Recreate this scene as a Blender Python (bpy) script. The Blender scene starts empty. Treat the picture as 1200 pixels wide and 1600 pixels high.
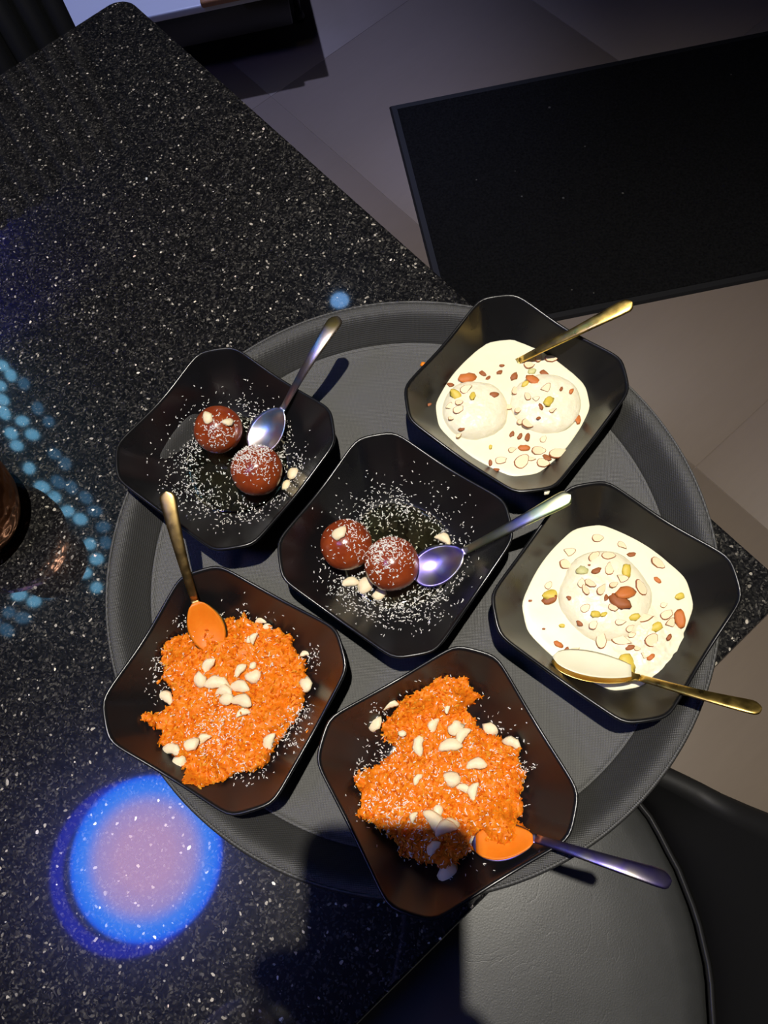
import bpy, bmesh, math, random
from mathutils import Vector, Matrix, Euler, noise
S = bpy.context.scene
C = S.collection
R = random.Random(7)
T = 0.75                                   # table top above the floor; heights below are measured from the table top
# ------------------------------------------------------------------ camera
CAM = Vector((0.0168, -0.1395, 0.5154)); EUL = Euler((0.3408, 0.0637, 0.0))
cd = bpy.data.cameras.new('camera'); cam = bpy.data.objects.new('camera', cd); C.objects.link(cam)
cam.location = CAM + Vector((0, 0, T)); cam.rotation_euler = EUL
cd.sensor_fit = 'AUTO'; cd.sensor_width = 36; cd.lens = 36 * 1200.79 / 1600; cd.clip_start = 0.004
S.camera = cam
CM = EUL.to_matrix()
# ------------------------------------------------------------------ world, exposure
wd = bpy.data.worlds.new('room_air'); S.world = wd; wd.use_nodes = True
wd.node_tree.nodes['Background'].inputs[0].default_value = (0.10, 0.12, 0.22, 1)
wd.node_tree.nodes['Background'].inputs[1].default_value = 0.03
S.view_settings.view_transform = 'Standard'; S.view_settings.look = 'None'
S.view_settings.gamma = 1; S.view_settings.use_curve_mapping = False; S.view_settings.exposure = 0.0
# main ceiling spot, just above and behind the photographer's phone
LIGHT = Vector((0.020, 0.004, 1.88))
ld = bpy.data.lights.new('ceiling_spot', 'SPOT'); lo = bpy.data.objects.new('ceiling_spot', ld); C.objects.link(lo)
lo.location = LIGHT + Vector((0, 0, T)); lo.rotation_euler = (math.radians(-4), math.radians(-7), 0)
ld.energy = 185; ld.color = (1.0, 0.94, 0.83); ld.shadow_soft_size = 0.013
ld.spot_size = math.radians(72); ld.spot_blend = 1.0

# ------------------------------------------------------------------ helpers
def tag(o, label=None, cat=None, group=None, kind=None):
    if label: o['label'] = label
    if cat: o['category'] = cat
    if group: o['group'] = group
    if kind: o['kind'] = kind
    return o
def empty(name, loc, rz=0):
    o = bpy.data.objects.new(name, None); C.objects.link(o); o.empty_display_size = 0.03
    o.location = Vector(loc) + Vector((0, 0, T)); o.rotation_euler = (0, 0, rz); return o
def link(name, me, mats, parent=None, loc=None):
    o = bpy.data.objects.new(name, me); C.objects.link(o)
    if mats is not None and not me.materials:
        for m in (mats if isinstance(mats, (list, tuple)) else [mats]): me.materials.append(m)
    if parent is not None:
        o.parent = parent
        if loc is not None: o.location = loc
    else:
        o.location = Vector(loc if loc is not None else (0, 0, 0)) + Vector((0, 0, T))
    return o
def mesh(name, vs, fs, smooth=True, mi=None):
    me = bpy.data.meshes.new(name); me.from_pydata([tuple(v) for v in vs], [], fs); me.update()
    if smooth: me.polygons.foreach_set('use_smooth', [True] * len(me.polygons))
    if mi: me.polygons.foreach_set('material_index', mi)
    return me
def fixn(me):
    bm = bmesh.new(); bm.from_mesh(me); bmesh.ops.recalc_face_normals(bm, faces=bm.faces); bm.to_mesh(me); bm.free(); return me
def box(name, sx, sy, sz, bev=0.0, seg=2, z0=0.0):
    bm = bmesh.new(); bmesh.ops.create_cube(bm, size=1)
    for v in bm.verts: v.co = Vector((v.co.x * sx, v.co.y * sy, (v.co.z + .5) * sz + z0))
    if bev: bmesh.ops.bevel(bm, geom=bm.edges[:], offset=bev, segments=seg, affect='EDGES', profile=.5)
    me = bpy.data.meshes.new(name); bm.to_mesh(me); bm.free()
    if bev: me.polygons.foreach_set('use_smooth', [True] * len(me.polygons))
    return me
def lathe(name, prof, n=64, close=False):
    vs, fs = [], []
    for r, z in prof:
        for k in range(n):
            a = 2 * math.pi * k / n; vs.append((r * math.cos(a), r * math.sin(a), z))
    m = len(prof)
    for i in range(m - 1 + (1 if close else 0)):
        for k in range(n):
            j = (i + 1) % m; k2 = (k + 1) % n
            fs.append((i * n + k, i * n + k2, j * n + k2, j * n + k))
    if not close:
        fs.append(tuple(range(n))[::-1]); fs.append(tuple((m - 1) * n + k for k in range(n)))
    return fixn(mesh(name, vs, fs))
def tube(name, pts, rad, n=12):
    vs, fs = [], []; pts = [Vector(p) for p in pts]
    rad = rad if isinstance(rad, list) else [rad] * len(pts)
    for i, p in enumerate(pts):
        d = (pts[min(i + 1, len(pts) - 1)] - pts[max(i - 1, 0)]).normalized()
        a = d.orthogonal().normalized() if i == 0 else (a - d * a.dot(d)).normalized()
        b = d.cross(a)
        for k in range(n):
            t = 2 * math.pi * k / n; vs.append(p + (a * math.cos(t) + b * math.sin(t)) * rad[i])
    for i in range(len(pts) - 1):
        for k in range(n):
            k2 = (k + 1) % n; fs.append((i * n + k, i * n + k2, (i + 1) * n + k2, (i + 1) * n + k))
    fs.append(tuple(range(n))[::-1]); fs.append(tuple((len(pts) - 1) * n + k for k in range(n)))
    return fixn(mesh(name, vs, fs))
def at(x, y, z=0.0):
    "where the sight line of a photograph pixel meets the horizontal plane at height z above the table top"
    d = CM @ Vector(((x - 600) / 1200.79, -(y - 800) / 1200.79, -1.0))
    return CAM + d * ((z - CAM.z) / d.z)
def fbm(p, s, o=3):
    v = 0; a = 1
    for _ in range(o): v += a * noise.noise(p * s); s *= 2.1; a *= .5
    return v
# ------------------------------------------------------------------ materials
def mat(name, col=(.5, .5, .5), rough=.5, metal=0.0, spec=.5, **kw):
    m = bpy.data.materials.new(name); m.use_nodes = True
    b = m.node_tree.nodes['Principled BSDF']
    b.inputs['Base Color'].default_value = (*col, 1); b.inputs['Roughness'].default_value = rough
    b.inputs['Metallic'].default_value = metal; b.inputs['Specular IOR Level'].default_value = spec
    for k, v in kw.items(): b.inputs[k.replace('_', ' ')].default_value = v
    return m
class N:
    def __init__(s, m): s.t = m.node_tree; s.b = s.t.nodes['Principled BSDF']
    def add(s, typ, **kw):
        n = s.t.nodes.new(typ)
        for k, v in kw.items(): setattr(n, k, v)
        return n
    def ln(s, a, b): s.t.links.new(a, b)
    def coord(s, which='Object'): return s.add('ShaderNodeTexCoord').outputs[which]
    def noise(s, co, scale, detail=4, rough=.5):
        n = s.add('ShaderNodeTexNoise'); n.inputs['Scale'].default_value = scale; n.inputs['Detail'].default_value = detail
        n.inputs['Roughness'].default_value = rough; s.ln(co, n.inputs['Vector']); return n
    def voro(s, co, scale, feature='F1'):
        n = s.add('ShaderNodeTexVoronoi', feature=feature); n.inputs['Scale'].default_value = scale; s.ln(co, n.inputs['Vector']); return n
    def ramp(s, fac, stops, interp='LINEAR'):
        n = s.add('ShaderNodeValToRGB'); r = n.color_ramp; r.interpolation = interp
        while len(r.elements) > 1: r.elements.remove(r.elements[-1])
        for i, (p, c) in enumerate(stops):
            e = r.elements[0] if i == 0 else r.elements.new(p)
            e.position = p; e.color = (*c, 1) if len(c) == 3 else c
        s.ln(fac, n.inputs['Fac']); return n.outputs['Color']
    def math(s, op, a, b=None):
        n = s.add('ShaderNodeMath', operation=op)
        for i, v in enumerate((a, b)):
            if v is None: continue
            if isinstance(v, (int, float)): n.inputs[i].default_value = v
            else: s.ln(v, n.inputs[i])
        return n.outputs[0]
    def mix(s, fac, a, b, mode='MIX'):
        n = s.add('ShaderNodeMix', data_type='RGBA', blend_type=mode)
        for i, v in ((0, fac), (6, a), (7, b)):
            if isinstance(v, (int, float)): n.inputs[i].default_value = v
            elif isinstance(v, tuple): n.inputs[i].default_value = (*v, 1)
            else: s.ln(v, n.inputs[i])
        return n.outputs[2]
    def bump(s, h, strength=.3, dist=.001):
        n = s.add('ShaderNodeBump'); n.inputs['Strength'].default_value = strength; n.inputs['Distance'].default_value = dist
        s.ln(h, n.inputs['Height']); s.ln(n.outputs['Normal'], s.b.inputs['Normal']); return n

def m_granite():
    m = mat('black_sparkle_quartz', (.01, .01, .012), .06, spec=.5); n = N(m); co = n.coord()
    nz = n.noise(co, 140, 3)
    dist = n.mix(.006, co, nz.outputs['Color'], 'ADD')
    v1 = n.voro(dist, 420); v2 = n.voro(dist, 205); v3 = n.voro(dist, 800)
    s1 = n.add('ShaderNodeSeparateColor'); n.ln(v1.outputs['Color'], s1.inputs[0])
    s2 = n.add('ShaderNodeSeparateColor'); n.ln(v2.outputs['Color'], s2.inputs[0])
    s3 = n.add('ShaderNodeSeparateColor'); n.ln(v3.outputs['Color'], s3.inputs[0])
    base = n.ramp(s3.outputs[0], [(0, (.003, .003, .0035)), (.45, (.007, .007, .008)), (.72, (.016, .0155, .015)), (.92, (.036, .034, .031)), (1, (.085, .08, .07))])
    f1 = n.ramp(s1.outputs[1], [(0, (0, 0, 0)), (.945, (0, 0, 0)), (.955, (.22, .22, .22)), (.99, (.8, .8, .8))])
    in1 = n.math('LESS_THAN', v1.outputs['Distance'], .42)
    f2 = n.ramp(s2.outputs[2], [(0, (0, 0, 0)), (.968, (0, 0, 0)), (.972, (1, 1, 1))])
    in2 = n.math('LESS_THAN', v2.outputs['Distance'], .30)
    c1 = n.mix(n.math('MULTIPLY', f1, in1), base, (.55, .50, .42))
    hue = n.ramp(s2.outputs[0], [(0, (.95, .82, .60)), (.6, (.9, .86, .76)), (.85, (.75, .55, .45)), (1, (.7, .75, .8))])
    c2 = n.mix(n.math('MULTIPLY', f2, in2), c1, hue)
    n.ln(c2, n.b.inputs['Base Color'])
    n.b.inputs['Roughness'].default_value = .24; n.b.inputs['Specular IOR Level'].default_value = .16; n.b.inputs['Coat Weight'].default_value = 1.0; n.b.inputs['Coat Roughness'].default_value = .036
    return m
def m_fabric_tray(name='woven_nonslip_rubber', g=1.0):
    m = mat(name, (.05, .05, .05), .5, spec=.45); n = N(m); co = n.coord()
    sp = n.add('ShaderNodeSeparateXYZ'); n.ln(co, sp.inputs[0])
    k = 2 * math.pi / .0014
    rot = .72
    xr = n.math('ADD', n.math('MULTIPLY', sp.outputs[0], math.cos(rot)), n.math('MULTIPLY', sp.outputs[1], math.sin(rot)))
    yr = n.math('SUBTRACT', n.math('MULTIPLY', sp.outputs[1], math.cos(rot)), n.math('MULTIPLY', sp.outputs[0], math.sin(rot)))
    sx = n.math('SINE', n.math('MULTIPLY', xr, k)); sy = n.math('SINE', n.math('MULTIPLY', yr, k))
    h = n.math('MULTIPLY', sx, sy)
    nz = n.noise(co, 60, 4)
    h01 = n.math('ADD', n.math('MULTIPLY', h, .5), .5)
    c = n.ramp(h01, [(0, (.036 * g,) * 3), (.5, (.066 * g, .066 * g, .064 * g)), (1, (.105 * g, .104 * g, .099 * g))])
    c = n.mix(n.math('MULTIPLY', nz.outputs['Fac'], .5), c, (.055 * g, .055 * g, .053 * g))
    n.ln(c, n.b.inputs['Base Color']); n.bump(h01, .5, .0004)
    return m
def m_ceramic(name='black_melamine', col=(.0060, .0060, .0068), rough=.27):
    m = mat(name, col, rough, spec=.55); n = N(m); co = n.coord()
    nz = n.noise(co, 22, 5); r = n.ramp(nz.outputs['Fac'], [(.3, (rough - .05,) * 3), (.7, (rough + .08,) * 3)])
    n.ln(r, n.b.inputs['Roughness']); return m
def m_floor():
    m = mat('taupe_stone_tile', (.15, .12, .10), .55, spec=.35); n = N(m); co = n.coord('Object')
    mp = n.add('ShaderNodeMapping'); mp.inputs['Scale'].default_value = (1, 4.5, 1); n.ln(co, mp.inputs[0])
    oi = n.add('ShaderNodeObjectInfo')
    vadd = n.add('ShaderNodeVectorMath', operation='ADD'); n.ln(mp.outputs[0], vadd.inputs[0])
    cr = n.add('ShaderNodeCombineXYZ'); n.ln(n.math('MULTIPLY', oi.outputs['Random'], 40), cr.inputs[0]); n.ln(cr.outputs[0], vadd.inputs[1])
    a = n.noise(vadd.outputs[0], 3.5, 6, .6); b = n.noise(vadd.outputs[0], 26, 4, .6)
    f = n.math('ADD', n.math('MULTIPLY', a.outputs['Fac'], .6), n.math('MULTIPLY', b.outputs['Fac'], .4))
    n.ln(n.ramp(f, [(.3, (.202, .159, .127)), (.5, (.210, .166, .132)), (.7, (.218, .173, .138))]), n.b.inputs['Base Color'])
    n.bump(b.outputs['Fac'], .12, .002); return m
def m_leather():
    m = mat('black_vinyl_leather', (.035, .036, .035), .42, spec=.5); n = N(m); co = n.coord()
    v = n.voro(co, 420, 'DISTANCE_TO_EDGE'); w = n.noise(co, 9, 5, .6)
    w2 = n.add('ShaderNodeTexNoise'); w2.inputs['Scale'].default_value = 14; w2.inputs['Detail'].default_value = 3; w2.inputs['Distortion'].default_value = 1.5; n.ln(co, w2.inputs['Vector'])
    crease = n.ramp(n.math('ABSOLUTE', n.math('SUBTRACT', w2.outputs['Fac'], .5)), [(0, (0, 0, 0)), (.012, (1, 1, 1))])
    hh = n.math('ADD', n.math('MULTIPLY', v.outputs['Distance'], .35), n.math('MULTIPLY', crease, .12))
    n.ln(n.ramp(w.outputs['Fac'], [(.3, (.026, .027, .026)), (.7, (.046, .047, .045))]), n.b.inputs['Base Color'])
    n.bump(hh, .22, .0012); return m
def m_gold(name, col, rough):
    m = mat(name, col, rough, 1.0); n = N(m); co = n.coord()
    a = n.noise(co, 150, 4); r = n.ramp(a.outputs['Fac'], [(.3, (rough - .05,) * 3), (.7, (rough + .12,) * 3)]); n.ln(r, n.b.inputs['Roughness'])
    b = n.noise(co, 60, 3); n.ln(n.mix(n.math('MULTIPLY', b.outputs['Fac'], .5), col, tuple(c * .6 for c in col)), n.b.inputs['Base Color'])
    n.bump(n.noise(co, 420, 2).outputs['Fac'], .06, .0004); return m
def m_rainbow(name, stops, rough=.34):
    m = mat(name, (.6, .6, .6), rough, 1.0); n = N(m); co = n.coord()
    a = n.noise(co, 38, 2, .5)
    n.ln(n.ramp(a.outputs['Fac'], stops), n.b.inputs['Base Color'])
    n.bump(n.noise(co, 420, 2).outputs['Fac'], .05, .0004); return m
def m_food(name, c0, c1, rough, scale, sss=.2, rad=(.004, .002, .001), bump=.3, spec=.4, bd=.0008):
    m = mat(name, c0, rough, spec=spec); n = N(m); co = n.coord()
    a = n.noise(co, scale, 5, .6); n.ln(n.ramp(a.outputs['Fac'], [(.32, c0), (.68, c1)]), n.b.inputs['Base Color'])
    n.b.inputs['Subsurface Weight'].default_value = sss; n.b.inputs['Subsurface Radius'].default_value = rad; n.b.inputs['Subsurface Scale'].default_value = 1.0
    if bump: n.bump(n.noise(co, scale * 2.2, 4).outputs['Fac'], bump, bd)
    return m
def m_emit(name, col, strength):
    m = bpy.data.materials.new(name); m.use_nodes = True; t = m.node_tree; t.nodes.remove(t.nodes['Principled BSDF'])
    e = t.nodes.new('ShaderNodeEmission'); e.inputs[0].default_value = (*col, 1); e.inputs[1].default_value = strength
    t.links.new(e.outputs[0], t.nodes['Material Output'].inputs[0]); return m

M = dict(
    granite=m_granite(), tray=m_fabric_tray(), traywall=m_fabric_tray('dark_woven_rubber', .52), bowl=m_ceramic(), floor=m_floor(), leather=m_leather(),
    grout=mat('grout', (.20, .16, .128), .8), mat=None, black=mat('black_steel', (.012, .012, .013), .4),
    gold=m_gold('polished_gold', (.90, .62, .17), .30), bronze=m_gold('dull_gold', (.42, .29, .11), .36),
    rain_a=m_rainbow('rainbow_steel', [(.30, (.62, .50, .20)), (.42, (.72, .62, .58)), (.50, (.62, .55, .66)), (.58, (.40, .62, .85)), (.68, (.75, .70, .62))]),
    rain_b=m_rainbow('green_rainbow_steel', [(.30, (.35, .35, .75)), (.42, (.70, .72, .45)), (.52, (.50, .66, .32)), (.62, (.75, .60, .62)), (.70, (.55, .70, .80))]),
    rain_c=m_rainbow('violet_rainbow_steel', [(.30, (.70, .62, .35)), (.42, (.42, .38, .45)), (.52, (.25, .20, .62)), (.60, (.45, .40, .50)), (.70, (.72, .68, .45))]),
    jamun=m_food('fried_milk_dough', (.20, .028, .007), (.30, .055, .012), .22, 90, .15, (.004, .0012, .0006), .35, .5),
    milk=m_food('thickened_milk', (.87, .81, .56), (.90, .84, .60), .28, 40, .12, (.004, .003, .002), .05, .5),
    patty=m_food('soft_cheese', (.86, .79, .55), (.89, .83, .61), .36, 120, .05, (.002, .002, .0015), .5, .4, .0013),
    halwa=m_food('cooked_carrot', (.70, .145, .004), (.80, .235, .008), .48, 260, .2, (.003, .0016, .0004), .5, .3),
    film=m_food('carrot_syrup_film', (.80, .17, .006), (.86, .22, .012), .36, 120, .2, (.003, .0012, .0004), .1),
    shred_a=m_food('carrot_shred', (.80, .19, .005), (.86, .27, .010), .45, 300, .15, (.002, .0012, .0004), 0, .3),
    shred_b=m_food('deep_carrot_shred', (.58, .095, .003), (.74, .155, .005), .45, 300, .15, (.002, .0012, .0004), 0, .3),
    shred_c=m_food('pale_carrot_shred', (.86, .34, .025), (.88, .42, .05), .45, 300, .15, (.002, .0012, .0004), 0, .3),
    coconut=mat('coconut_flesh', (.84, .82, .76), .55), cashew=m_food('cashew', (.80, .62, .36), (.90, .78, .54), .45, 150, .15, (.004, .002, .001), .15),
    almond=m_food('almond_flesh', (.84, .66, .38), (.90, .76, .50), .45, 200, .1, (.003, .002, .001), .1),
    skin=m_food('almond_skin', (.26, .075, .02), (.42, .13, .035), .5, 300, 0, bump=.2),
    redalmond=m_food('roasted_almond', (.52, .13, .025), (.66, .22, .05), .4, 200, .05, bump=.25),
    pista=m_food('pistachio', (.78, .50, .05), (.62, .55, .10), .42, 160, .1, bump=.15),
    greenp=m_food('green_pistachio', (.50, .50, .16), (.70, .66, .34), .42, 160, .1, bump=.15),
    wall=mat('charcoal_plaster', (.035, .033, .035), .8), ceil=mat('dark_brown_ceiling', (.075, .050, .038), .7),
    fluted=mat('black_fluted_lacquer', (.007, .008, .010), .5), white=mat('white_laminate', (.62, .63, .66), .35),
    brown=mat('brown_board', (.36, .16, .06), .5), pants=mat('navy_denim', (.02, .025, .05), .8), shirt=mat('black_cotton', (.015, .015, .017), .85),
    hair=mat('black_hair', (.01, .009, .008), .5), flesh=mat('skin', (.36, .20, .13), .5, Subsurface_Weight=.1), glass=mat('phone_glass', (.01, .01, .012), .08),
    syrup=mat('sugar_syrup', (.90, .84, .60), .02, spec=.5, Transmission_Weight=1.0, IOR=1.42),
)
def m_mat():
    m = mat('black_mat_pile', (.006, .006, .006), .95, spec=.1); n = N(m); co = n.coord()
    a = n.noise(co, 220, 3); v = n.voro(co, 26); s = n.add('ShaderNodeSeparateColor'); n.ln(v.outputs['Color'], s.inputs[0])
    lint = n.math('MULTIPLY', n.math('LESS_THAN', v.outputs['Distance'], .065), n.math('GREATER_THAN', s.outputs[0], .72))
    c = n.ramp(a.outputs['Fac'], [(.3, (.004, .004, .0042)), (.7, (.011, .011, .011))])
    n.ln(n.mix(lint, c, (.09, .085, .075)), n.b.inputs['Base Color']); n.bump(a.outputs['Fac'], .5, .002); return m
M['mat'] = m_mat()
def m_copper():
    m = mat('hammered_copper', (.40, .15, .06), .30, 1.0); n = N(m); co = n.coord()
    v = n.voro(co, 170, 'SMOOTH_F1'); a = n.noise(co, 30, 3)
    n.ln(n.ramp(a.outputs['Fac'], [(.3, (.40, .15, .06)), (.7, (.62, .27, .12))]), n.b.inputs['Base Color']); n.bump(v.outputs['Distance'], 1.0, .0022); return m
M['copper'] = m_copper()
def m_disc():
    m = bpy.data.materials.new('blue_edged_lamp_diffuser'); m.use_nodes = True; t = m.node_tree; t.nodes.remove(t.nodes['Principled BSDF'])
    tc = t.nodes.new('ShaderNodeTexCoord'); ln = t.nodes.new('ShaderNodeVectorMath'); ln.operation = 'LENGTH'; t.links.new(tc.outputs['Object'], ln.inputs[0])
    mr = t.nodes.new('ShaderNodeMapRange'); mr.inputs[1].default_value = 0; mr.inputs[2].default_value = .222; t.links.new(ln.outputs['Value'], mr.inputs[0])
    r = t.nodes.new('ShaderNodeValToRGB'); cr = r.color_ramp; cr.elements[0].position = .35; cr.elements[0].color = (.50, .30, .52, 1)
    cr.elements[1].position = 1; cr.elements[1].color = (.0, .06, 1.0, 1)
    for p, c in ((.62, (.36, .28, .62, 1)), (.80, (.03, .23, .98, 1)), (.92, (.0, .19, 1.0, 1))):
        e = cr.elements.new(p); e.color = c
    t.links.new(mr.outputs[0], r.inputs[0])
    e = t.nodes.new('ShaderNodeEmission'); e.inputs[1].default_value = 19.0; t.links.new(r.outputs[0], e.inputs[0])
    t.links.new(e.outputs[0], t.nodes['Material Output'].inputs[0]); return m

# ------------------------------------------------------------------ room (axes of the table: n to the right, m away)
TH = 0.7203; NV = Vector((math.cos(TH), math.sin(TH), 0)); MV = Vector((-math.sin(TH), math.cos(TH), 0))
def nm(n, m, z=0.0): return NV * n + MV * m + Vector((0, 0, z))
N0, N1, M0, M1, CEIL = -2.3, 1.9, -1.85, 2.35, 1.90
def slab(name, n0, n1, m0, m1, z0, z1, mt, kind='structure'):
    o = link(name, box(name, n1 - n0, m1 - m0, z1 - z0), mt, loc=nm((n0 + n1) / 2, (m0 + m1) / 2, z0)); o.rotation_euler = (0, 0, TH)
    if kind: o['kind'] = kind
    return o
floor = slab('floor', N0, N1, M0, M1, -T - .05, -T - .0012, M['grout'])
ceiling = slab('ceiling', N0, N1, M0, M1, CEIL, CEIL + .05, M['ceil'])
slab('wall_left', N0 - .08, N0, M0, M1, -T - .05, CEIL + .05, M['wall']); slab('wall_right', N1, N1 + .08, M0, M1, -T - .05, CEIL + .05, M['wall'])
slab('wall_back', N0, N1, M1, M1 + .08, -T - .05, CEIL + .05, mat('grey_plaster', (.30, .30, .32), .85)); slab('wall_front', N0, N1, M0 - .08, M0, -T - .05, CEIL + .05, M['wall'])
g = at(325, 65, -T); gn = g.dot(NV)            # a joint runs through here
TS = .60; tile_me = box('tile', TS - .001, TS - .001, .012, .0008, 1); tile_me.materials.append(M['floor'])
fi = floor.matrix_basis.inverted()
for i in range(-6, 7):
    for j in range(-6, 7):
        a, b = gn + (i + .5) * TS, .27 + j * TS
        if N0 - .25 < a < N1 + .25 and M0 - .25 < b < M1 + .25:
            # whole tiles only where they fit, cut ones at the walls
            a0, a1, b0, b1 = max(a - TS / 2, N0 + .001), min(a + TS / 2, N1 - .001), max(b - TS / 2, M0 + .001), min(b + TS / 2, M1 - .001)
            if a1 - a0 < .02 or b1 - b0 < .02: continue
            me = tile_me
            if a1 - a0 < TS - .001 or b1 - b0 < TS - .001:
                me = box('cut_tile', a1 - a0 - .001, b1 - b0 - .001, .012, .0008, 1); me.materials.append(M['floor'])
            o = link('tile', me, None, floor)
            o.location = ((a0 + a1) / 2 - (N0 + N1) / 2, (b0 + b1) / 2 - (M0 + M1) / 2, .05 - .012)
# ------------------------------------------------------------------ table
table = tag(empty('table', nm(-.169, .215, -T), TH), 'black sparkling quartz table with square corners under the round tray', 'table')
def rounded_rect(x0, x1, y0, y1, r, seg=8):
    o = []
    for cx, cy, a0 in ((x1 - r, y1 - r, 0), (x0 + r, y1 - r, 90), (x0 + r, y0 + r, 180), (x1 - r, y0 + r, 270)):
        for k in range(seg + 1):
            a = math.radians(a0 + 90 * k / seg); o.append((cx + r * math.cos(a), cy + r * math.sin(a)))
    return o
def prism(name, layers):
    vs, fs = [], []; n = len(layers[0][0])
    for pts, z in layers: vs += [(x, y, z) for x, y in pts]
    for i in range(len(layers) - 1):
        for k in range(n): k2 = (k + 1) % n; fs.append((i * n + k, i * n + k2, (i + 1) * n + k2, (i + 1) * n + k))
    fs.append(tuple(range(n))[::-1]); fs.append(tuple((len(layers) - 1) * n + k for k in range(n)))
    return fixn(mesh(name, vs, fs, False))
tx0, tx1, ty0, ty1 = -.35, .3504, -.3975, .398
def trr(d): return rounded_rect(tx0 + d, tx1 - d, ty0 + d, ty1 - d, .020 - d)
link('tabletop', prism('tabletop', [(trr(.004), T - .032), (trr(0), T - .030), (trr(0), T - .0025), (trr(.0008), T - .0008), (trr(.0025), T)]), M['granite'], table)
link('pedestal', lathe('pedestal', [(.038, .012), (.036, .05), (.036, T - .05), (.12, T - .042), (.12, T - .032)], 32), M['black'], table)
link('base', lathe('base', [(.22, 0), (.225, .004), (.222, .012), (.05, .020), (.036, .03)], 48), M['black'], table)
# ------------------------------------------------------------------ floor mat
A = at(608, 168, -T); B = at(1200, 50, -T); D = at(690, 538, -T)
ux = (B - A).normalized(); uy = Vector((ux.y, -ux.x, 0)); dep = (D - A).dot(uy); wid = .98
mt = tag(empty('floor_mat', A + ux * wid / 2 + uy * dep / 2, math.atan2(ux.y, ux.x)), 'large black rectangular mat lying on the taupe floor beyond the table', 'mat')
link('pile', box('pile', wid - .03, dep - .03, .008, .002, 1), M['mat'], mt)
def frame_mesh(w, d, t, h):
    vs, fs = [], []
    for (a, b, z) in ((w / 2, d / 2, 0), (w / 2 - .004, d / 2 - .004, h), (w / 2 - t, d / 2 - t, h), (w / 2 - t, d / 2 - t, 0)):
        vs += [(-a, -b, z), (a, -b, z), (a, b, z), (-a, b, z)]
    for i in range(4):
        for k in range(4): k2 = (k + 1) % 4; j = (i + 1) % 4; fs.append((i * 4 + k, i * 4 + k2, j * 4 + k2, j * 4 + k))
    return fixn(mesh('rubber_border', vs, fs, False))
link('rubber_border', frame_mesh(wid, dep, .015, .006), mat('black_rubber', (.008, .008, .009), .6), mt)
# ------------------------------------------------------------------ tray
tray = tag(empty('serving_tray', (0, 0, 0)), 'round dark grey woven-textured serving tray on the quartz table', 'tray')
link('tray_floor', lathe('tray_floor', [(.0005, .003), (.09, .003), (.170, .003), (.1735, .0032), (.1765, .0040), (.1780, .0056), (.1786, .0052), (.1780, .0006), (.172, 0), (.0005, 0)], 160, True), M['tray'], tray)
prof = [(.1782, .0040), (.1790, .0056), (.1806, .0076), (.1835, .0110), (.1868, .0152), (.1900, .0194), (.1930, .0226), (.1958, .0243), (.1985, .0252), (.2010, .0250), (.2028, .0240), (.2034, .0224), (.2026, .0210), (.2004, .0212), (.1985, .0208), (.1962, .0190), (.1930, .0150), (.1890, .0098), (.1850, .0046), (.1812, .0012), (.1784, .0006)]
link('tray_wall', lathe('tray_wall', prof, 160, True), M['traywall'], tray)
def stitch_ring(r, z, rad, n): return lathe('rim_bead', [(r + rad * math.cos(a), z + rad * math.sin(a)) for a in [2 * math.pi * k / 8 for k in range(8)]], 160, True)
link('rim_bead', stitch_ring(.2014, .0249, .0009, 8), M['tray'], tray)
# ------------------------------------------------------------------ bowls
AH, CH = .0626, .0183; DC = (2 * AH - CH) / math.sqrt(2)
def outline(a):
    v = 0
    for k in range(8):
        c = math.cos(a - k * math.pi / 4)
        if c > 0: v += (c / (AH if k % 2 == 0 else DC)) ** 34
    return v ** (-1 / 34)
RB, ZF = .036, .0070
def zrim(a): return .0420 - .0024 * math.cos(4 * a)
def inner(a, s): return RB * (1 - s) + (outline(a) - .0022) * s, ZF + (zrim(a) - ZF) * s ** 1.5
def bowl_mesh():
    n = 128; rings = []
    A_ = [2 * math.pi * k / n for k in range(n)]
    rings.append([(.0004, ZF)] * n); rings.append([(.02, ZF)] * n); rings.append([(.0335, ZF + .0001)] * n)
    for s in [.0, .06, .12, .2, .3, .4, .5, .6, .7, .8, .88, .94, .98]: rings.append([inner(a, s) for a in A_])
    rings.append([(outline(a) - .0020, zrim(a) + .0004) for a in A_]); rings.append([(outline(a) - .0010, zrim(a) + .0009) for a in A_])
    rings.append([(outline(a) - .0002, zrim(a) + .0004) for a in A_]); rings.append([(outline(a), zrim(a) - .0010) for a in A_]); rings.append([(outline(a) - .0008, zrim(a) - .0030) for a in A_])
    for s in [.9, .75, .6, .45, .3, .15, 0]:
        rings.append([(inner(a, s)[0] + .0012, max(inner(a, s)[1] - .0046, .002)) for a in A_])
    rings.append([(.0362, .0004)] * n); rings.append([(.0345, 0)] * n); rings.append([(.0320, .0004)] * n); rings.append([(.0310, .0016)] * n); rings.append([(.0004, .0016)] * n)
    vs, fs = [], []
    for rg in rings:
        for k, (r, z) in enumerate(rg): vs.append((r * math.cos(A_[k]), r * math.sin(A_[k]), z))
    for i in range(len(rings) - 1):
        for k in range(n): k2 = (k + 1) % n; fs.append((i * n + k, i * n + k2, (i + 1) * n + k2, (i + 1) * n + k))
    fs.append(tuple(range(n))[::-1]); fs.append(tuple((len(rings) - 1) * n + k for k in range(n)))
    return fixn(mesh('octagonal_bowl', vs, fs))
TZ = .003
BW = [(-.1215, .0784, -.633), (-.0064, .0081, -.6223), (.0764, .1136, -.6747), (.1288, -.0308, -.6451), (-.1104, -.0819, -.4988), (.0222, -.1349, -1.0654)]
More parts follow.
